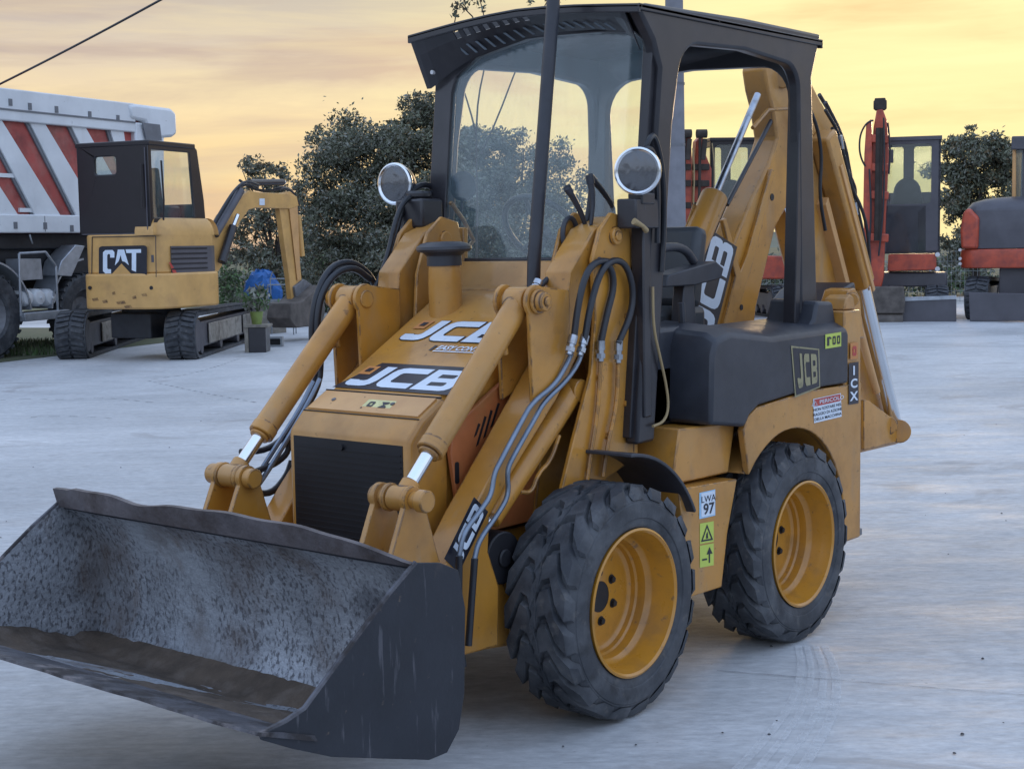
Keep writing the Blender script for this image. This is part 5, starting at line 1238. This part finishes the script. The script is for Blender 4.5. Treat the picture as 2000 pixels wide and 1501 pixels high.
# side grille on the rounded flank
def sq(px, py, off=0): x, z = CF.on(px, py, 'y', -.865-off); return Vector((x, -.865-off, z))
m = MB(); z0, z1 = CF.on(380, 538, 'y', -.865)[1], CF.on(380, 480, 'y', -.865)[1]
prof = [(-.955, -.50)]; pfh = hull(-.958, XF+.008, -.868, YL, .38, .12); strip = [(-.66+.12*i, -.868) for i in range(8)]+[p for p in pfh if p[0] > .27 and p[1] < -.62]
m.loft([[(x*1.004, y*1.004, z0), (x*1.004, y*1.004, z1), (x*.99, y*.98, z1), (x*.99, y*.98, z0)] for x, y in strip]); GRL = m.build('side_grille', 'kgrey', CAT)
m = MB()
for i in range(6):
    zz_ = z0+(z1-z0)*(i+.5)/6.0; m.loft([[(x*1.014, y*1.014, zz_-.012), (x*1.016, y*1.016, zz_+.008), (x*1.002, y*1.002, zz_+.012)] for x, y in strip if x < .22])
m.build('grille_slats', 'catblack', GRL)
m = MB(); q = [sq(330, 512, .012), sq(333, 512, .012), sq(349, 538, .012), sq(340, 538, .012)]; m.poly(q); m.build('red_accent', 'red', GRL)
q = CF.front(-.962, [(168, 548), (166, 460)])
m = MB()
for i in range(4):
    zz_ = z0-.10-i*.05; m.loft([[(x*1.01, y*1.008, zz_-.006), (x*1.01, y*1.008, zz_+.006), (x*.995, y*.995, zz_)] for x, y in strip if x > -.62 and x < .1])
m.build('cover_slots', 'bark', CAT)
# cab
zc0, zc1 = z455-.02, z272
xcf = CF.on(393, 400, 'y', cy0)[0]
cabm = 'catblack'
m = MB(); Xr = -.93
m.loft([[(x, y, z) for x, y, z in ((Xr, cy0, zc0), (Xr, cy1, zc0), (Xr, cy1, zc1), (Xr, cy0, zc1))], [(x, y, z) for x, y, z in ((Xr+.05, cy0, zc0), (Xr+.05, cy1, zc0), (Xr+.05, cy1, zc1), (Xr+.05, cy0, zc1))]])
m = MB()
wy0, wy1 = CF.on(226, 320, 'x', Xr)[0], CF.on(184, 320, 'x', Xr)[0]; wz0, wz1 = CF.on(205, 341, 'x', Xr)[1], CF.on(205, 306, 'x', Xr)[1]
m.glyph([[(cy0, zc0), (cy1, zc0), (cy1, zc1), (cy0, zc1)], rrect(wy0, wy1, wz0, wz1, .05)], (Xr, 0, 0), (0, 1, 0), (0, 0, 1), .05)
xq0, xq1 = CF.on(296, 380, 'y', cy0)[0], CF.on(374, 380, 'y', cy0)[0]; wz2, wz3 = CF.on(340, 425, 'y', cy0)[1], CF.on(340, 296, 'y', cy0)[1]
for y in (cy0, cy1-.04):
    m.glyph([[(Xr+.0, zc0), (xcf+.12, zc0), (xcf+.08, zc0+.5), (xcf-.05, zc1-.05), (xcf-.15, zc1), (Xr, zc1)], [(xq0+.03, wz2), (xq1+.06, wz2), (xq1-.02, wz3), (xq0+.03, wz3)]], (0, y, 0), (1, 0, 0), (0, 0, 1), -.04)
m.box(Xr-.01, xcf-.12, cy0-.02, cy1+.02, zc1-.05, zc1+.02); m.box(Xr, xcf+.1, cy0+.01, cy1-.01, zc0, zc0+.06)
m.box(xcf+.02, xcf+.10, cy0+.02, cy1-.02, zc0, zc0+.45)
CB = m.build('cab', cabm, CAT, bevel=.015)
for yw in (cy0+.01, cy1-.02): m = MB(); m.box(xq0, xq1+.05, yw, yw+.008, wz2-.02, wz3+.02); m.build('side_window', 'cabglass', CB)
m = MB(); m.box(Xr+.02, Xr+.028, wy0-.02, wy1+.02, wz0-.02, wz1+.02); m.build('rear_window', 'cabglass', CB)
m = MB(); m.tube([(Xr+.25, cy0-.03, zc1-.25), (Xr+.25, cy0-.05, zc1-.8), (Xr+.25, cy0-.03, zc0+.2)], .014, 6); m.tube([(Xr-.03, cy0+.10, zc1-.3), (Xr-.05, cy0+.10, zc1-.9)], .014, 6); m.build('grab_rail', 'catblack', CB)
m = MB(); m.box(-.30, .12, cy0+.25, cy1-.25, zc0+.1, zc0+.42); m.loft([[(-.35, y, zc0+.4), (-.22, y, zc0+.4), (-.30, y, zc0+.95), (-.40, y, zc0+.95)] for y in (cy0+.28, cy1-.28)]); m.build('seat', 'seat', CB, bevel=.03)
m = MB()
for a, b_ in (((318, 470), (318, 600)),): A_, B_ = sq(*a, .004), sq(*b_, .004)
q_ = rq(298, 505, .004); m = MB(); m.obox(q_, (.004, 0, 0), (0, .02, 0), (0, 0, .05)); m.build('door_latch', 'kgrey', CAT)
for px, py, sx in ((205, 588, .05), (236, 590, .09), (262, 580, .04), (186, 584, .06), (282, 575, .05), (222, 572, .03), (250, 598, .07)):
    q_ = rq(px, py, .0405); m = MB(); m.poly([q_+Vector((-.001, -sx, -.02)), q_+Vector((-.001, sx*.6, -.028)), q_+Vector((-.001, sx, .004)), q_+Vector((-.001, sx*.2, .014)), q_+Vector((-.001, -sx*.7, .02))]); m.build('paint_scrape', 'scrape', CW)
for px, py in ((176, 562), (296, 562)): q_ = rq(px, py, .042); m = MB(); m.cyl(q_, q_+Vector((-.012, 0, 0)), .028, n=14); m.build('tow_hole', 'catblack', CW)
m = MB(); m.box(Xr-.012, Xr-.002, cy0+.05, cy1-.05, zc0+.02, zc0+.035); m.box(Xr-.012, Xr-.002, cy0+.04, cy0+.055, zc0+.02, zc1-.08); m.build('cab_seam', 'kgrey', CB)
# boom, stick, rams and bucket on the digger's centre line
yb_ = -.10
def cside(pts): return CF.side(yb_, pts)
def cp(name, pts, y0, y1, mat='catyellow', parent=None, bevel=.01):
    m = MB(); m.prism(cside(pts), 'y', y0, y1); return m.build(name, mat, parent or CAT, bevel=bevel)
BO = cp('boom', [(408, 545), (396, 500), (402, 470), (430, 420), (462, 385), (478, 372), (500, 376), (556, 378), (572, 384), (576, 402), (560, 408), (492, 406), (478, 410), (462, 432), (445, 462), (425, 520)], yb_-.08, yb_+.08)
ST = cp('stick', [(540, 378), (562, 374), (574, 384), (576, 440), (580, 500), (586, 560), (584, 596), (566, 596), (560, 540), (550, 470), (541, 405)], yb_-.05, yb_+.05)
cp('stick_lit_face', [(558, 408), (574, 400), (580, 545), (574, 548)], yb_-.073, yb_-.066, 'yellow_pale', ST, 0)  # lit side of the stick put in as a pale sheet
def ccyl(name, a, b_, r, mat, par, y=yb_): 
    A_, B_ = CF.on(*a, 'y', y), CF.on(*b_, 'y', y); m = MB(); m.cyl((A_[0], y, A_[1]), (B_[0], y, B_[1]), r, n=16); return m.build(name, mat, par)
rm = ccyl('stick_ram', (488, 357), (552, 356), .055, 'blackpaint', CAT); ccyl('ram_rod', (545, 354), (556, 356), .03, 'chrome', rm)
rm = ccyl('arm_ram', (420, 458), (470, 372), .065, 'kgrey', CAT, yb_-.10)
rm = ccyl('boom_ram', (433, 512), (455, 442), .065, 'blackpaint', CAT, yb_-.16); ccyl('ram_rod', (452, 450), (464, 420), .035, 'chrome', rm, yb_-.16)
rm = ccyl('bucket_ram', (582, 420), (590, 500), .05, 'catyellow', CAT)
m = MB()
for k, pts in enumerate(([(405, 440), (425, 405), (448, 370), (470, 352), (495, 362)], [(412, 445), (432, 408), (455, 372), (478, 358), (500, 366)], [(470, 352), (500, 372), (540, 372), (562, 366), (578, 380), (586, 400)], [(500, 366), (530, 376), (560, 362), (584, 376), (590, 410), (586, 450)])):
    q = cside(pts); m.tube([(x, yb_-.10+.06*k, z) for x, z in q], .022, 6, 2)
m.build('boom_hoses', 'hose', BO)
cp('boom_decal', [(498, 388), (508, 388), (508, 401), (498, 401)], yb_-.088, yb_-.081, 'white', BO, 0)
m = MB(); bq = cside([(596, 556), (604, 575), (606, 610), (600, 634), (548, 640), (536, 622), (540, 592), (560, 588)]); m.prism(bq, 'y', yb_-.30, yb_+.16); m.build('digging_bucket', 'mud', CAT, bevel=.02)
cp('bucket_link', [(566, 560), (585, 545), (600, 556), (592, 600), (572, 600)], yb_-.10, yb_+.10, 'grey')

# ================================================================== RED DIGGERS
def red_digger(F, root, variant):
    pass
Lc = 2866.5/29.5
def facing(px, py=630, dist=None, turn=0):
    g = Gd(px, py); dirc = Vector((CAMP.x-g.x, CAMP.y-g.y, 0)).normalized(); return Frame(g, math.atan2(dirc.y, dirc.x)+turn)
# --- A: cab and upright arm, blade in front
FA = facing(1790, 628); A_ = thing('red_digger', 'red tracked digger with its arm folded upright left of a dark glazed cab', 'digger', (FA.o.x, FA.o.y, 0), FA.rz, 'red diggers parked at the back')
def fp(F, root, name, x0, x1, pts, mat, bevel=.01, parent=None):
    m = MB(); m.prism(F.front(x0 if abs(x0) < abs(x1) or 1 else x1, pts), 'x', x0, x1); return m.build(name, mat, parent or root, bevel=bevel)
fp(FA, A_, 'blade', .0, -.10, [(1762, 583), (1868, 580), (1868, 628), (1762, 629)], 'kgrey')
fp(FA, A_, 'blade_edge', .02, .001, [(1762, 580), (1868, 577), (1868, 584), (1762, 588)], 'aluminium', 0)
for y0_, y1_ in ((-.95, -.55), (.35, .75)):
    pass
def simple_tracks(F, root, ys, L_=2.2, h=.62, w_=.42, x1=-.5):
    for y in ys: digger_track(F, root, Vector((x1, y, 0)), Vector((x1-L_, y, 0)), w_, h, 'kgrey', False)
ya, yb2 = FA.on(1735, 600, 'x', -.5)[0], FA.on(1830, 600, 'x', -.5)[0]
simple_tracks(FA, A_, (ya, yb2))
fp(FA, A_, 'slew_base', -.9, -1.9, [(1720, 560), (1850, 560), (1850, 532), (1720, 532)], 'kgrey', .03)
HA = fp(FA, A_, 'front_skirt', -.75, -2.3, [(1733, 530), (1829, 527), (1829, 496), (1735, 497)], 'kred', .02)
# cab
def glazed_cab(F, root, xf, xr, px0, px1, pyt, pyb, pyw, mat='kgrey', panes=True, name='cab'):
    (y0, z1), (y1, _) = F.on(px0, pyt, 'x', xf), F.on(px1, pyt, 'x', xf); z0 = F.on(px0, pyb, 'x', xf)[1]; zw = F.on(px0, pyw, 'x', xf)[1]
    m = MB(); e = .09
    m.glyph([[(y0, z0), (y1, z0), (y1, z1), (y0, z1)], rrect(y0+e, y1-e*1.9, zw, z1-e*1.2, .08)], (xf, 0, 0), (0, 1, 0), (0, 0, 1), -.05)
    m.glyph([[(y0, z0), (y1, z0), (y1, z1), (y0, z1)], rrect(y0+.06, (y0+y1)/2-.10, zw+.25, z1-.10, .05), rrect((y0+y1)/2+.10, y1-.12, zw+.25, z1-.10, .05)], (xr, 0, 0), (0, 1, 0), (0, 0, 1), .05)
    for y in (y0, y1-.04): m.glyph([[(xr, z0), (xf, z0), (xf, z1), (xr, z1)], [(xr+.12, zw), (xf-.1, zw), (xf-.1, z1-.15), (xr+.12, z1-.15)]], (0, y, 0), (1, 0, 0), (0, 0, 1), -.04)
    m.box(xr-.03, xf+.04, y0-.02, y1+.02, z1-.04, z1+.03); m.box(xr, xf, y0, y1, z0, z0+.05)
    C_ = m.build(name, mat, root, bevel=.012)
    m = MB(); m.box(xf-.03, xf-.024, y0+.05, y1-.1, zw-.03, z1-.05); m.box(xr+.02, xr+.026, y0+.03, y1-.03, zw+.1, z1-.05); m.build('cab_window', 'cabglass', C_)
    yc = (y0+y1)/2-.02; m = MB()
    sh = arc(0, .36, .22, 0, 180, 8); m.prism([(yc+a*.95, zw+b_+.0) for a, b_ in [(.34, -.05)]+[(c_[0], c_[1]) for c_ in arc(0, .25, .27, 20, 160, 8)]+[(-.34, -.05)]], 'x', (xf+xr)/2-.1, (xf+xr)/2+.05)
    m.box((xf+xr)/2-.1, (xf+xr)/2+.4, yc-.3, yc+.3, zw-.45, zw-.25); m.build('seat', 'seat', C_, bevel=.03)
    return C_
CA = glazed_cab(FA, A_, -.9, -2.0, 1712, 1838, 272, 496, 400)
fp(FA, A_, 'cab_lower_panel', -.90, -.93, [(1730, 402), (1808, 402), (1808, 494), (1730, 494)], 'darkglass', 0, CA)
fp(FA, A_, 'side_mirror', -.6, -.65, [(1729, 292), (1745, 292), (1745, 318), (1729, 318)], 'kgrey', .01, CA)
m = MB(); 
for (px, py) in ((1831, 497), (1831, 525)): y, z = FA.on(px, py, 'x', -.75); m.cyl((-.72, y, z), (-.76, y, z), .045, n=14)
m.build('marker_lamp', 'chev', HA)
BA = fp(FA, A_, 'boom', -.1, -.45, [(1690, 560), (1695, 430), (1700, 330), (1706, 250), (1712, 215), (1724, 212), (1732, 235), (1736, 300), (1730, 420), (1726, 540), (1718, 575)], 'kred', .02)
fp(FA, A_, 'stick', .0, -.3, [(1686, 400), (1688, 300), (1692, 240), (1702, 232), (1704, 300), (1700, 420), (1696, 540), (1690, 540)], 'kred', .02)
m = MB()
for px, w2 in ((1716, .05), (1722, .035)):
    y, z = FA.on(px, 250, 'x', -.05); y2, z2 = FA.on(px-4, 470, 'x', -.05); m.cyl((-.03, y, z), (-.03, y2, z2), w2, n=12)
m.build('boom_ram', 'bark', BA)
for py_ in (262, 318, 372, 455): fp(FA, A_, 'arm_bracket', -.02, -.12, [(1700, py_), (1736, py_+2), (1735, py_+18), (1699, py_+16)], 'kred', .02, BA)
m = MB(); y, z = FA.on(1719, 205, 'x', -.2); m.cyl((-.2, y-.12, z), (-.2, y+.12, z), .09, n=14); m.box(-.3, -.1, y-.1, y+.1, z-.1, z+.12); m.build('arm_knuckle', 'bark', BA, bevel=.02)
m = MB()
for k, pts in enumerate(([(1706, 235), (1692, 240), (1680, 262), (1678, 290), (1682, 310), (1690, 325)], [(1734, 240), (1739, 290), (1736, 340)], [(1726, 230), (1728, 330), (1724, 430), (1716, 500)], [(1698, 330), (1702, 420), (1696, 500)])):
    q = FA.front(.03*k, pts); m.tube([(.03*k, y, z) for y, z in q], .018, 6, 2)
m.build('arm_hoses', 'hose', BA)
m = MB(); q = FA.front(.15, [(1692, 560), (1765, 560), (1768, 590), (1766, 612), (1700, 612), (1690, 590)]); m.prism(q, 'x', .15, -.35); y0_, z0_ = FA.on(1698, 628, 'x', .1); y1_, _ = FA.on(1764, 628, 'x', .1); m.cyl((.0, y0_, z0_), (.0, y1_, z0_), .17, n=24); m.build('digging_bucket', 'mud', A_, bevel=.02)
# --- B: seen from its rounded flank at the frame's edge
FB = facing(1960, 628, turn=R(-8)); B_ = thing('red_digger', 'red and dark grey digger with a rounded tail cut off by the right picture edge', 'digger', (FB.o.x, FB.o.y, 0), FB.rz, 'red diggers parked at the back')
fp(FB, B_, 'blade', .05, -.05, [(1892, 571), (2080, 575), (2080, 627), (1894, 627)], 'kgrey')
yb0, yb1 = FB.on(1905, 600, 'x', -.5)[0], FB.on(2040, 600, 'x', -.5)[0]; simple_tracks(FB, B_, (yb0, yb1), h=.78)
m = MB()
def ringB(px0, px1, py, x0, x1, r):
    y0, z = FB.on(px0, py, 'x', -.8); y1 = FB.on(px1, py, 'x', -.8)[0]
    return [(x0, y0+r, z)]+[(x0-r+r*math.cos(R(a)), y0+r-r*math.sin(R(a)), z) for a in (15, 30, 45, 60, 75, 90)]+[(x1, y0, z), (x1, y1, z), (x0, y1, z)]
m.loft([ringB(1873, 2080, 524, -.7, -2.0, .35), ringB(1871, 2080, 505, -.68, -2.0, .36), ringB(1873, 2080, 487, -.7, -2.0, .35)]); HB_ = m.build('lower_body', 'kred', B_, bevel=.02)
m = MB(); m.loft([ringB(1876, 2080, 486, -.72, -2.0, .35), ringB(1874, 2080, 450, -.72, -2.0, .36), ringB(1880, 2080, 412, -.74, -1.9, .36), ringB(1892, 2080, 396, -.85, -1.85, .36), ringB(1915, 2080, 388, -1.0, -1.8, .36), ringB(1950, 2080, 384, -1.1, -1.7, .30)]); HO = m.build('tail_hood', 'kgrey', B_, bevel=.01, smooth=60)
m = MB(); q0 = [FB.on(px, py, 'x', -.66) for px, py in ((1877, 486), (1875, 450), (1880, 415), (1892, 405), (1912, 425), (1910, 486))]; m.prism(q0, 'x', -.655, -.9); m.build('tail_panel', 'kred', HO, bevel=.05)
fp(FB, B_, 'cab_post', -1.2, -2.2, [(1976, 395), (1984, 395), (1984, 268), (1978, 268)], 'yellow_pale', .01); CBb = fp(FB, B_, 'cab_roof', -1.1, -2.3, [(1974, 292), (2080, 292), (2080, 264), (1976, 266)], 'kgrey', .02)  # low warm sun on the post is put into its pale colour
fp(FB, B_, 'cab_side', -1.25, -2.2, [(1986, 500), (2080, 500), (2080, 292), (1996, 292), (1992, 400)], 'kgrey', .01)
fp(FB, B_, 'cab_rear_glass', -1.24, -1.23, [(1985, 395), (1996, 395), (1998, 292), (1985, 292)], 'cabglass', 0)
fp(FB, B_, 'underbody', -.9, -1.9, [(1950, 580), (2080, 580), (2080, 522), (1952, 522)], 'kgrey', .02)
m = MB()
for py in (488, 505, 515): y, z = FB.on(1877, py, 'x', -.68); m.cyl((-.68, y-.02, z), (-.72, y-.02, z), .03, n=10)
m.build('marker_lamp', 'chev', HB_)
# --- C: seen through the loader's cab
FC = facing(1440, 625, turn=R(15)); C_ = thing('red_digger', 'red digger whose arm shows between the canopy post and the boom', 'digger', (FC.o.x, FC.o.y, 0), FC.rz, 'red diggers parked at the back')
simple_tracks(FC, C_, (FC.on(1400, 600, 'x', -.5)[0], FC.on(1530, 600, 'x', -.5)[0]))
fp(FC, C_, 'body', -.7, -2.3, [(1395, 545), (1535, 545), (1535, 500), (1480, 498), (1395, 500)], 'kred', .03)
for k, (pts, mt) in enumerate((([(1322, 470), (1322, 330), (1328, 275), (1340, 262), (1350, 268), (1352, 330), (1350, 470)], 'kred'), ([(1355, 470), (1356, 330), (1360, 275), (1372, 262), (1378, 300), (1390, 330), (1388, 470)], 'kred'))):
    o = fp(FC, C_, 'boom' if k == 0 else 'stick', -.1-.1*k, -.5, pts, mt, .015)
    m = MB(); y, z = FC.on(1338+30*k, 262, 'x', -.1); m.cyl((-.0, y-.1, z), (-.0, y+.1, z), .085, n=12); m.cyl((-.0, y-.03, z-.05), (-.0, y-.06, z-1.7), .03, n=8); m.cyl((.02, y+.06, z-.1), (.02, y+.02, z-.5), .05, n=10); m.build('arm_ram', 'bark', o)
    for py_ in (320, 352, 395): fp(FC, C_, 'arm_bracket', -.06, -.10-.1*k, [(1322+33*k, py_), (1350+36*k, py_), (1350+36*k, py_+12), (1322+33*k, py_+12)], 'bark', .01, o)
m = MB(); q = [FC.front(.0, pts) for pts in ([(1352, 290), (1356, 330), (1354, 400), (1352, 470)], [(1390, 280), (1396, 330), (1392, 420)])]
for p_ in q: m.tube([(.03, y, z) for y, z in p_], .014, 6, 2)
m.build('arm_hoses', 'cable', C_)
glazed_cab(FC, C_, -.9, -2.0, 1388, 1500, 272, 500, 400, 'catblack')
for k in range(3):
    fp(FC, C_, 'chevron_mark', -.02, -.03, [(1318, 400+k*22), (1330, 385+k*22), (1336, 392+k*22), (1322, 412+k*22)], 'chev', 0)
# site fence with mesh between the right-hand diggers
def mesh_fence(px0, px1, pyt, d, name, label):
    a, b_ = Dp(px0, 477, d), Dp(px1, 477, d); a.z = b_.z = 0; F = thing(name, label, 'fence', (a.x, a.y, 0)); v = b_-a; L_ = v.length; v.normalize(); ht = 1.55+(478-pyt)/2866*d
    m = MB()
    for i in range(int(L_/2.0)+2): q = v*min(L_, i*2.0); m.cyl(q, q+Vector((0, 0, ht)), .03, n=8)
    m.build('post', 'galv', F); m = MB()
    n_ = int(L_/.10)
    for i in range(n_): q = v*(i*.10); m.tube([q+Vector((0, 0, .05)), q+Vector((0, 0, ht-.04))], .004, 3)
    for i in range(6): z = .08+(ht-.14)*i/5; m.tube([Vector((0, 0, z)), v*L_+Vector((0, 0, z))], .005, 3)
    m.build('wire_mesh', 'galv', F); return F
mesh_fence(1480, 2060, 500, 34, 'mesh_fence', 'grey wire mesh fence behind the red diggers')
# building corner glimpsed behind the steering levers
# ---- things by the digger arm: blue tarp, rack, pots, crates
T0 = Dp(512, 575, 27); o0 = Vector((T0.x, T0.y, 0)); bt = thing('blue_tarpaulin', 'crumpled bright blue tarpaulin heap left of the digger stick', 'tarpaulin', (o0.x, o0.y, 0))
m = MB(); rg = random.Random(9); rings = []; hT = Dp(510, 529, 27).z; hb_ = Dp(510, 574, 27).z-.15
for i in range(9):
    t_ = i/8; z = hb_+(hT-hb_)*math.sin(t_*math.pi/2); rr_ = (.33*math.cos(t_*math.pi/2*.92)+.02)
    rings.append([(cr.x*math.cos(a)*rr_*1.0+cr.y*math.sin(a)*rr_*.7+rg.uniform(-.03, .03), cr.y*math.cos(a)*rr_-cr.x*math.sin(a)*rr_*.7+rg.uniform(-.06, .06), z+rg.uniform(-.05, .05)) for a in [2*math.pi*k/18 for k in range(18)]])
m.loft(rings); bo_ = m.build('cover', 'blue', bt, smooth=20)
m = MB(); m.box(-.3, .3, -.3, .3, 0, hb_+.05); m.build('pallet_stack', 'wood', bt, bevel=.01)
T0 = Dp(552, 560, 26.6); o0 = Vector((T0.x, T0.y, 0)); rk = thing('tube_rack', 'light grey tube rack beside the blue tarpaulin', 'rack', (o0.x, o0.y, 0), yaw+math.pi/2)
m = MB(); 
for x in (-.22, .22):
    m.tube([(x, 0, 0), (x, 0, 1.0), (x*.8, .0, 1.12)], .012, 6); m.tube([(x, .3, 0), (x, .3, .9)], .012, 6)
for z in (.25, .6, .62, 1.0): m.tube([(-.22, 0, z), (.22, 0, z)], .012, 6); m.tube([(-.22, .3, z*.9), (.22, .3, z*.9)], .012, 6)
m.build('frame', 'galv', rk)
def at_g(px, py, d): q = Dp(px, py, d); return Vector((q.x, q.y, 0))
q = at_g(503, 668, 22.2); cr1 = thing('planter_box', 'dark slatted box with a wooden top carrying a green plant, by the digger track', 'box', (q.x, q.y, 0), yaw+math.pi/2)
zt_ = 1.553-(632-480)/2866*22.2+.0
m = MB(); m.box(-.16, .10, -.2, .2, 0, max(.3, zt_)); m.build('crate_body', 'blackpaint', cr1, bevel=.01)
m = MB(); m.box(-.2, .16, -.22, .22, zt_, zt_+.04); m.box(.102, .16, -.2, .2, 0, zt_); m.build('crate_frame', 'wood', cr1, bevel=.005)
zp = zt_+.04; pl = thing('potted_plant', 'bushy green plant standing on the slatted box', 'plant', (q.x, q.y, zp))
m = MB(); m.lathe([(.07, 0), (.10, .18), (.105, .19)], (0, 0, 0), (0, 0, 1), 16, caps=True); m.build('pot', 'limepot', pl)
rg = np.random.default_rng(17); Q = leaves(None, [((0, 0, .32), (.22, .22, .14)), ((.1, .1, .45), (.18, .18, .14)), ((-.12, .0, .45), (.15, .15, .12))], 340, .05, rg); leafmesh('foliage', Q, ('leaf3', 'leaf2'), rg.choice(2, len(Q)), pl)
q = at_g(536, 655, 23.2); bx2 = thing('small_crate', 'small dark open crate on the ground right of the planter box', 'crate', (q.x, q.y, 0), yaw+math.pi/2)
m = MB(); m.glyph([rrect(-.12, .12, 0, .16, .01), rrect(-.09, .09, .03, .13, .01)], (0, 0, 0), (1, 0, 0), (0, 0, 1), .16); m.build('crate_frame', 'galv', bx2); m = MB(); m.box(-.115, .115, -.14, -.10, .005, .155); m.build('crate_back', 'blackpaint', bx2)
q = at_g(448, 600, 27); pp = thing('flower_pot', 'black flower pot with a small shrub behind the digger track', 'plant', (q.x, q.y, 0))
m = MB(); m.lathe([(.16, 0), (.22, .45), (.24, .46), (.22, .44)], (0, 0, 0), (0, 0, 1), 20, caps=True); m.build('pot', 'pot', pp)
Q = leaves(None, [((0, 0, .8), (.25, .25, .35)), ((.1, .1, 1.1), (.2, .2, .25))], 500, .05, rg); leafmesh('foliage', Q, ('leaf3', 'leaf'), rg.choice(2, len(Q)), pp)
